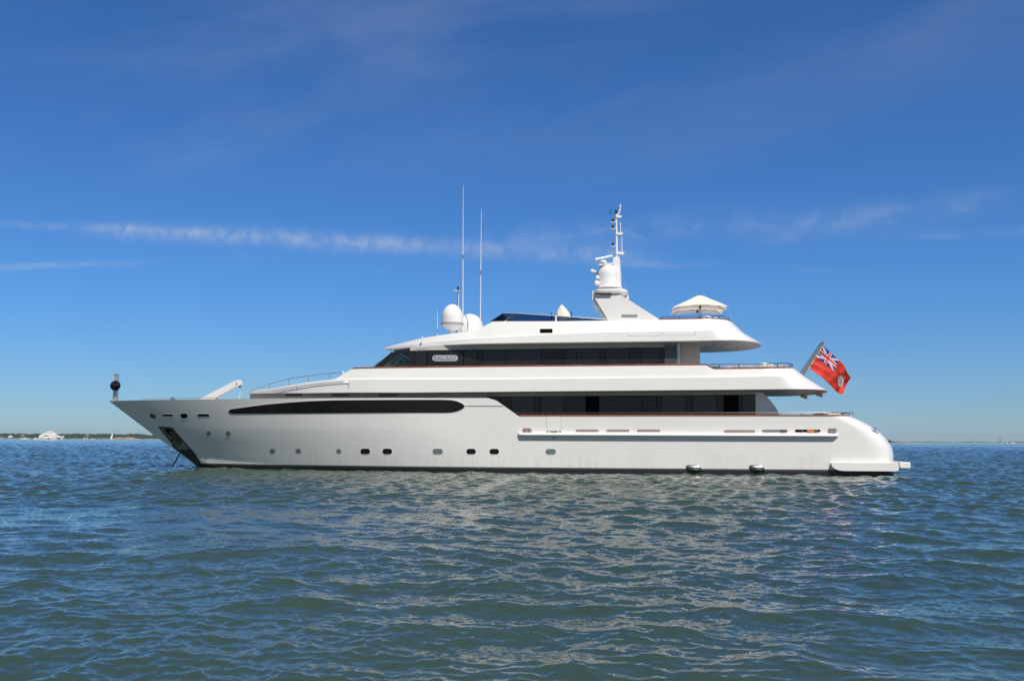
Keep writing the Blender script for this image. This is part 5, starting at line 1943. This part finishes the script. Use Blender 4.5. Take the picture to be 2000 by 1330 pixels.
def small_motor(px, D, Lp, lb, bow=1, gp=None):
    root = empty('motorboat', tuple(far(px, D)), lb, 'motorboat', gp)
    m2 = D / F
    obj('hull', hull_form(FB(px, D), Lp * m2, 2.4, .9, bow).done(), BOATW, root)
    obj('cabin', FB(px, D).prism([(-.25 * Lp * m2, .85), (-.2 * Lp * m2, 1.9), (.08 * Lp * m2, 1.9), (.2 * Lp * m2, .95)], -.8, .8).done(), BOATW, root)
    obj('window', FB(px, D).prism([(-.17 * Lp * m2, 1.25), (-.15 * Lp * m2, 1.7), (.06 * Lp * m2, 1.7), (.11 * Lp * m2, 1.25)], -.83, .83).done(), BOATD, root)


def sail_boat(px, D, Lp, mast_p, lb, sail=None, sail_w=0, lean=0.0, bow=1, col=BOATW):
    root = empty('sailing_boat', tuple(far(px, D)), lb, 'sailing boat')
    m2 = D / F
    obj('hull', hull_form(FB(px, D), Lp * m2, Lp * m2 * .28, max(.7, .10 * Lp * m2), bow).done(), col, root)
    obj('coachroof', FB(px, D).box(-.2 * Lp * m2, .15 * Lp * m2, -.5, .5, .7, 1.1).done(), col, root)
    H_ = mast_p * m2
    obj('mast', FB(px, D).tube([(0, 0, .6), (lean * H_, 0, H_)], [.09, .06], 5).done(), mat('spar', (.55, .55, .57), .4), root)
    if sail is not None:
        w2 = sail_w * m2
        rr = []
        for t_ in np.linspace(0, 1, 9):
            zz = 1.4 + (H_ - 1.6) * t_
            xl = lean * zz
            ww = w2 * (1 - t_) ** .75 + .12
            bel = .35 * math.sin(math.pi * t_)
            rr.append([(xl, -.02, zz), (xl - bow * ww * .5, -bel, zz), (xl - bow * ww, 0, zz), (xl - bow * ww * .5, .04, zz)])
        obj('mainsail', FB(px, D).rings(rr).done(), sail, root)


small_motor(49, 1000, 18, 'long low white motorboat left of the motor cruiser', 1)
sail_boat(220, 1150, 7, 13.2, 'small sailing boat with a full white sail beside the rocky islet', SAILW, 4.4, .10, bow=1)
small_motor(165.6, 1350, 4.2, 'small white moored motorboat left of two others below the stone-grey house', 1)
small_motor(171.8, 1350, 5.0, 'small white moored motorboat directly below the stone-grey house', -1)
sail_boat(181, 1330, 5, 7.5, 'bare-masted moored sailboat right of the small white motorboats')
sail_boat(52.5, 1300, 5, 8.5, 'bare-masted sailboat behind the long low white motorboat')
sail_boat(1903.6, 1900, 4.4, 10.5, 'distant sailboat with thin grey sail, left of the other horizon boats', SAILG, 1.3, .08, bow=1)
sail_boat(1956.3, 1500, 4.6, 11.6, 'distant sailboat with a tall dark grey sail on the right horizon', SAILG, 2.6, -.16, bow=1)
sail_boat(1967.5, 1600, 5.0, 9.5, 'pale distant sailboat between the dark grey sail and the low motorboat')
small_motor(1979.5, 1300, 11.5, 'low white motorboat farthest right on the horizon', 1)
small_motor(1861.2, 2300, 4.2, 'tiny white motorboat on the horizon right of the sand spit', 1)


# ------------------------------------------------------------------ sea air
hz = obj('haze', MB().box(-9000, 9000, -7000, 9000, -1.6, 60), None)
hz.data.materials.clear()
hm = bpy.data.materials.new('haze')
hm.use_nodes = True
for nd in list(hm.node_tree.nodes):
    if nd.type == 'BSDF_PRINCIPLED':
        hm.node_tree.nodes.remove(nd)
pv = hm.node_tree.nodes.new('ShaderNodeVolumePrincipled')
pv.inputs['Color'].default_value = (.80, .88, 1.0, 1)
pv.inputs['Density'].default_value = .00006
pv.inputs['Anisotropy'].default_value = .2
hm.node_tree.links.new(pv.outputs[0], hm.node_tree.nodes['Material Output'].inputs['Volume'])
hz.data.materials.append(hm)
hz['kind'] = 'stuff'
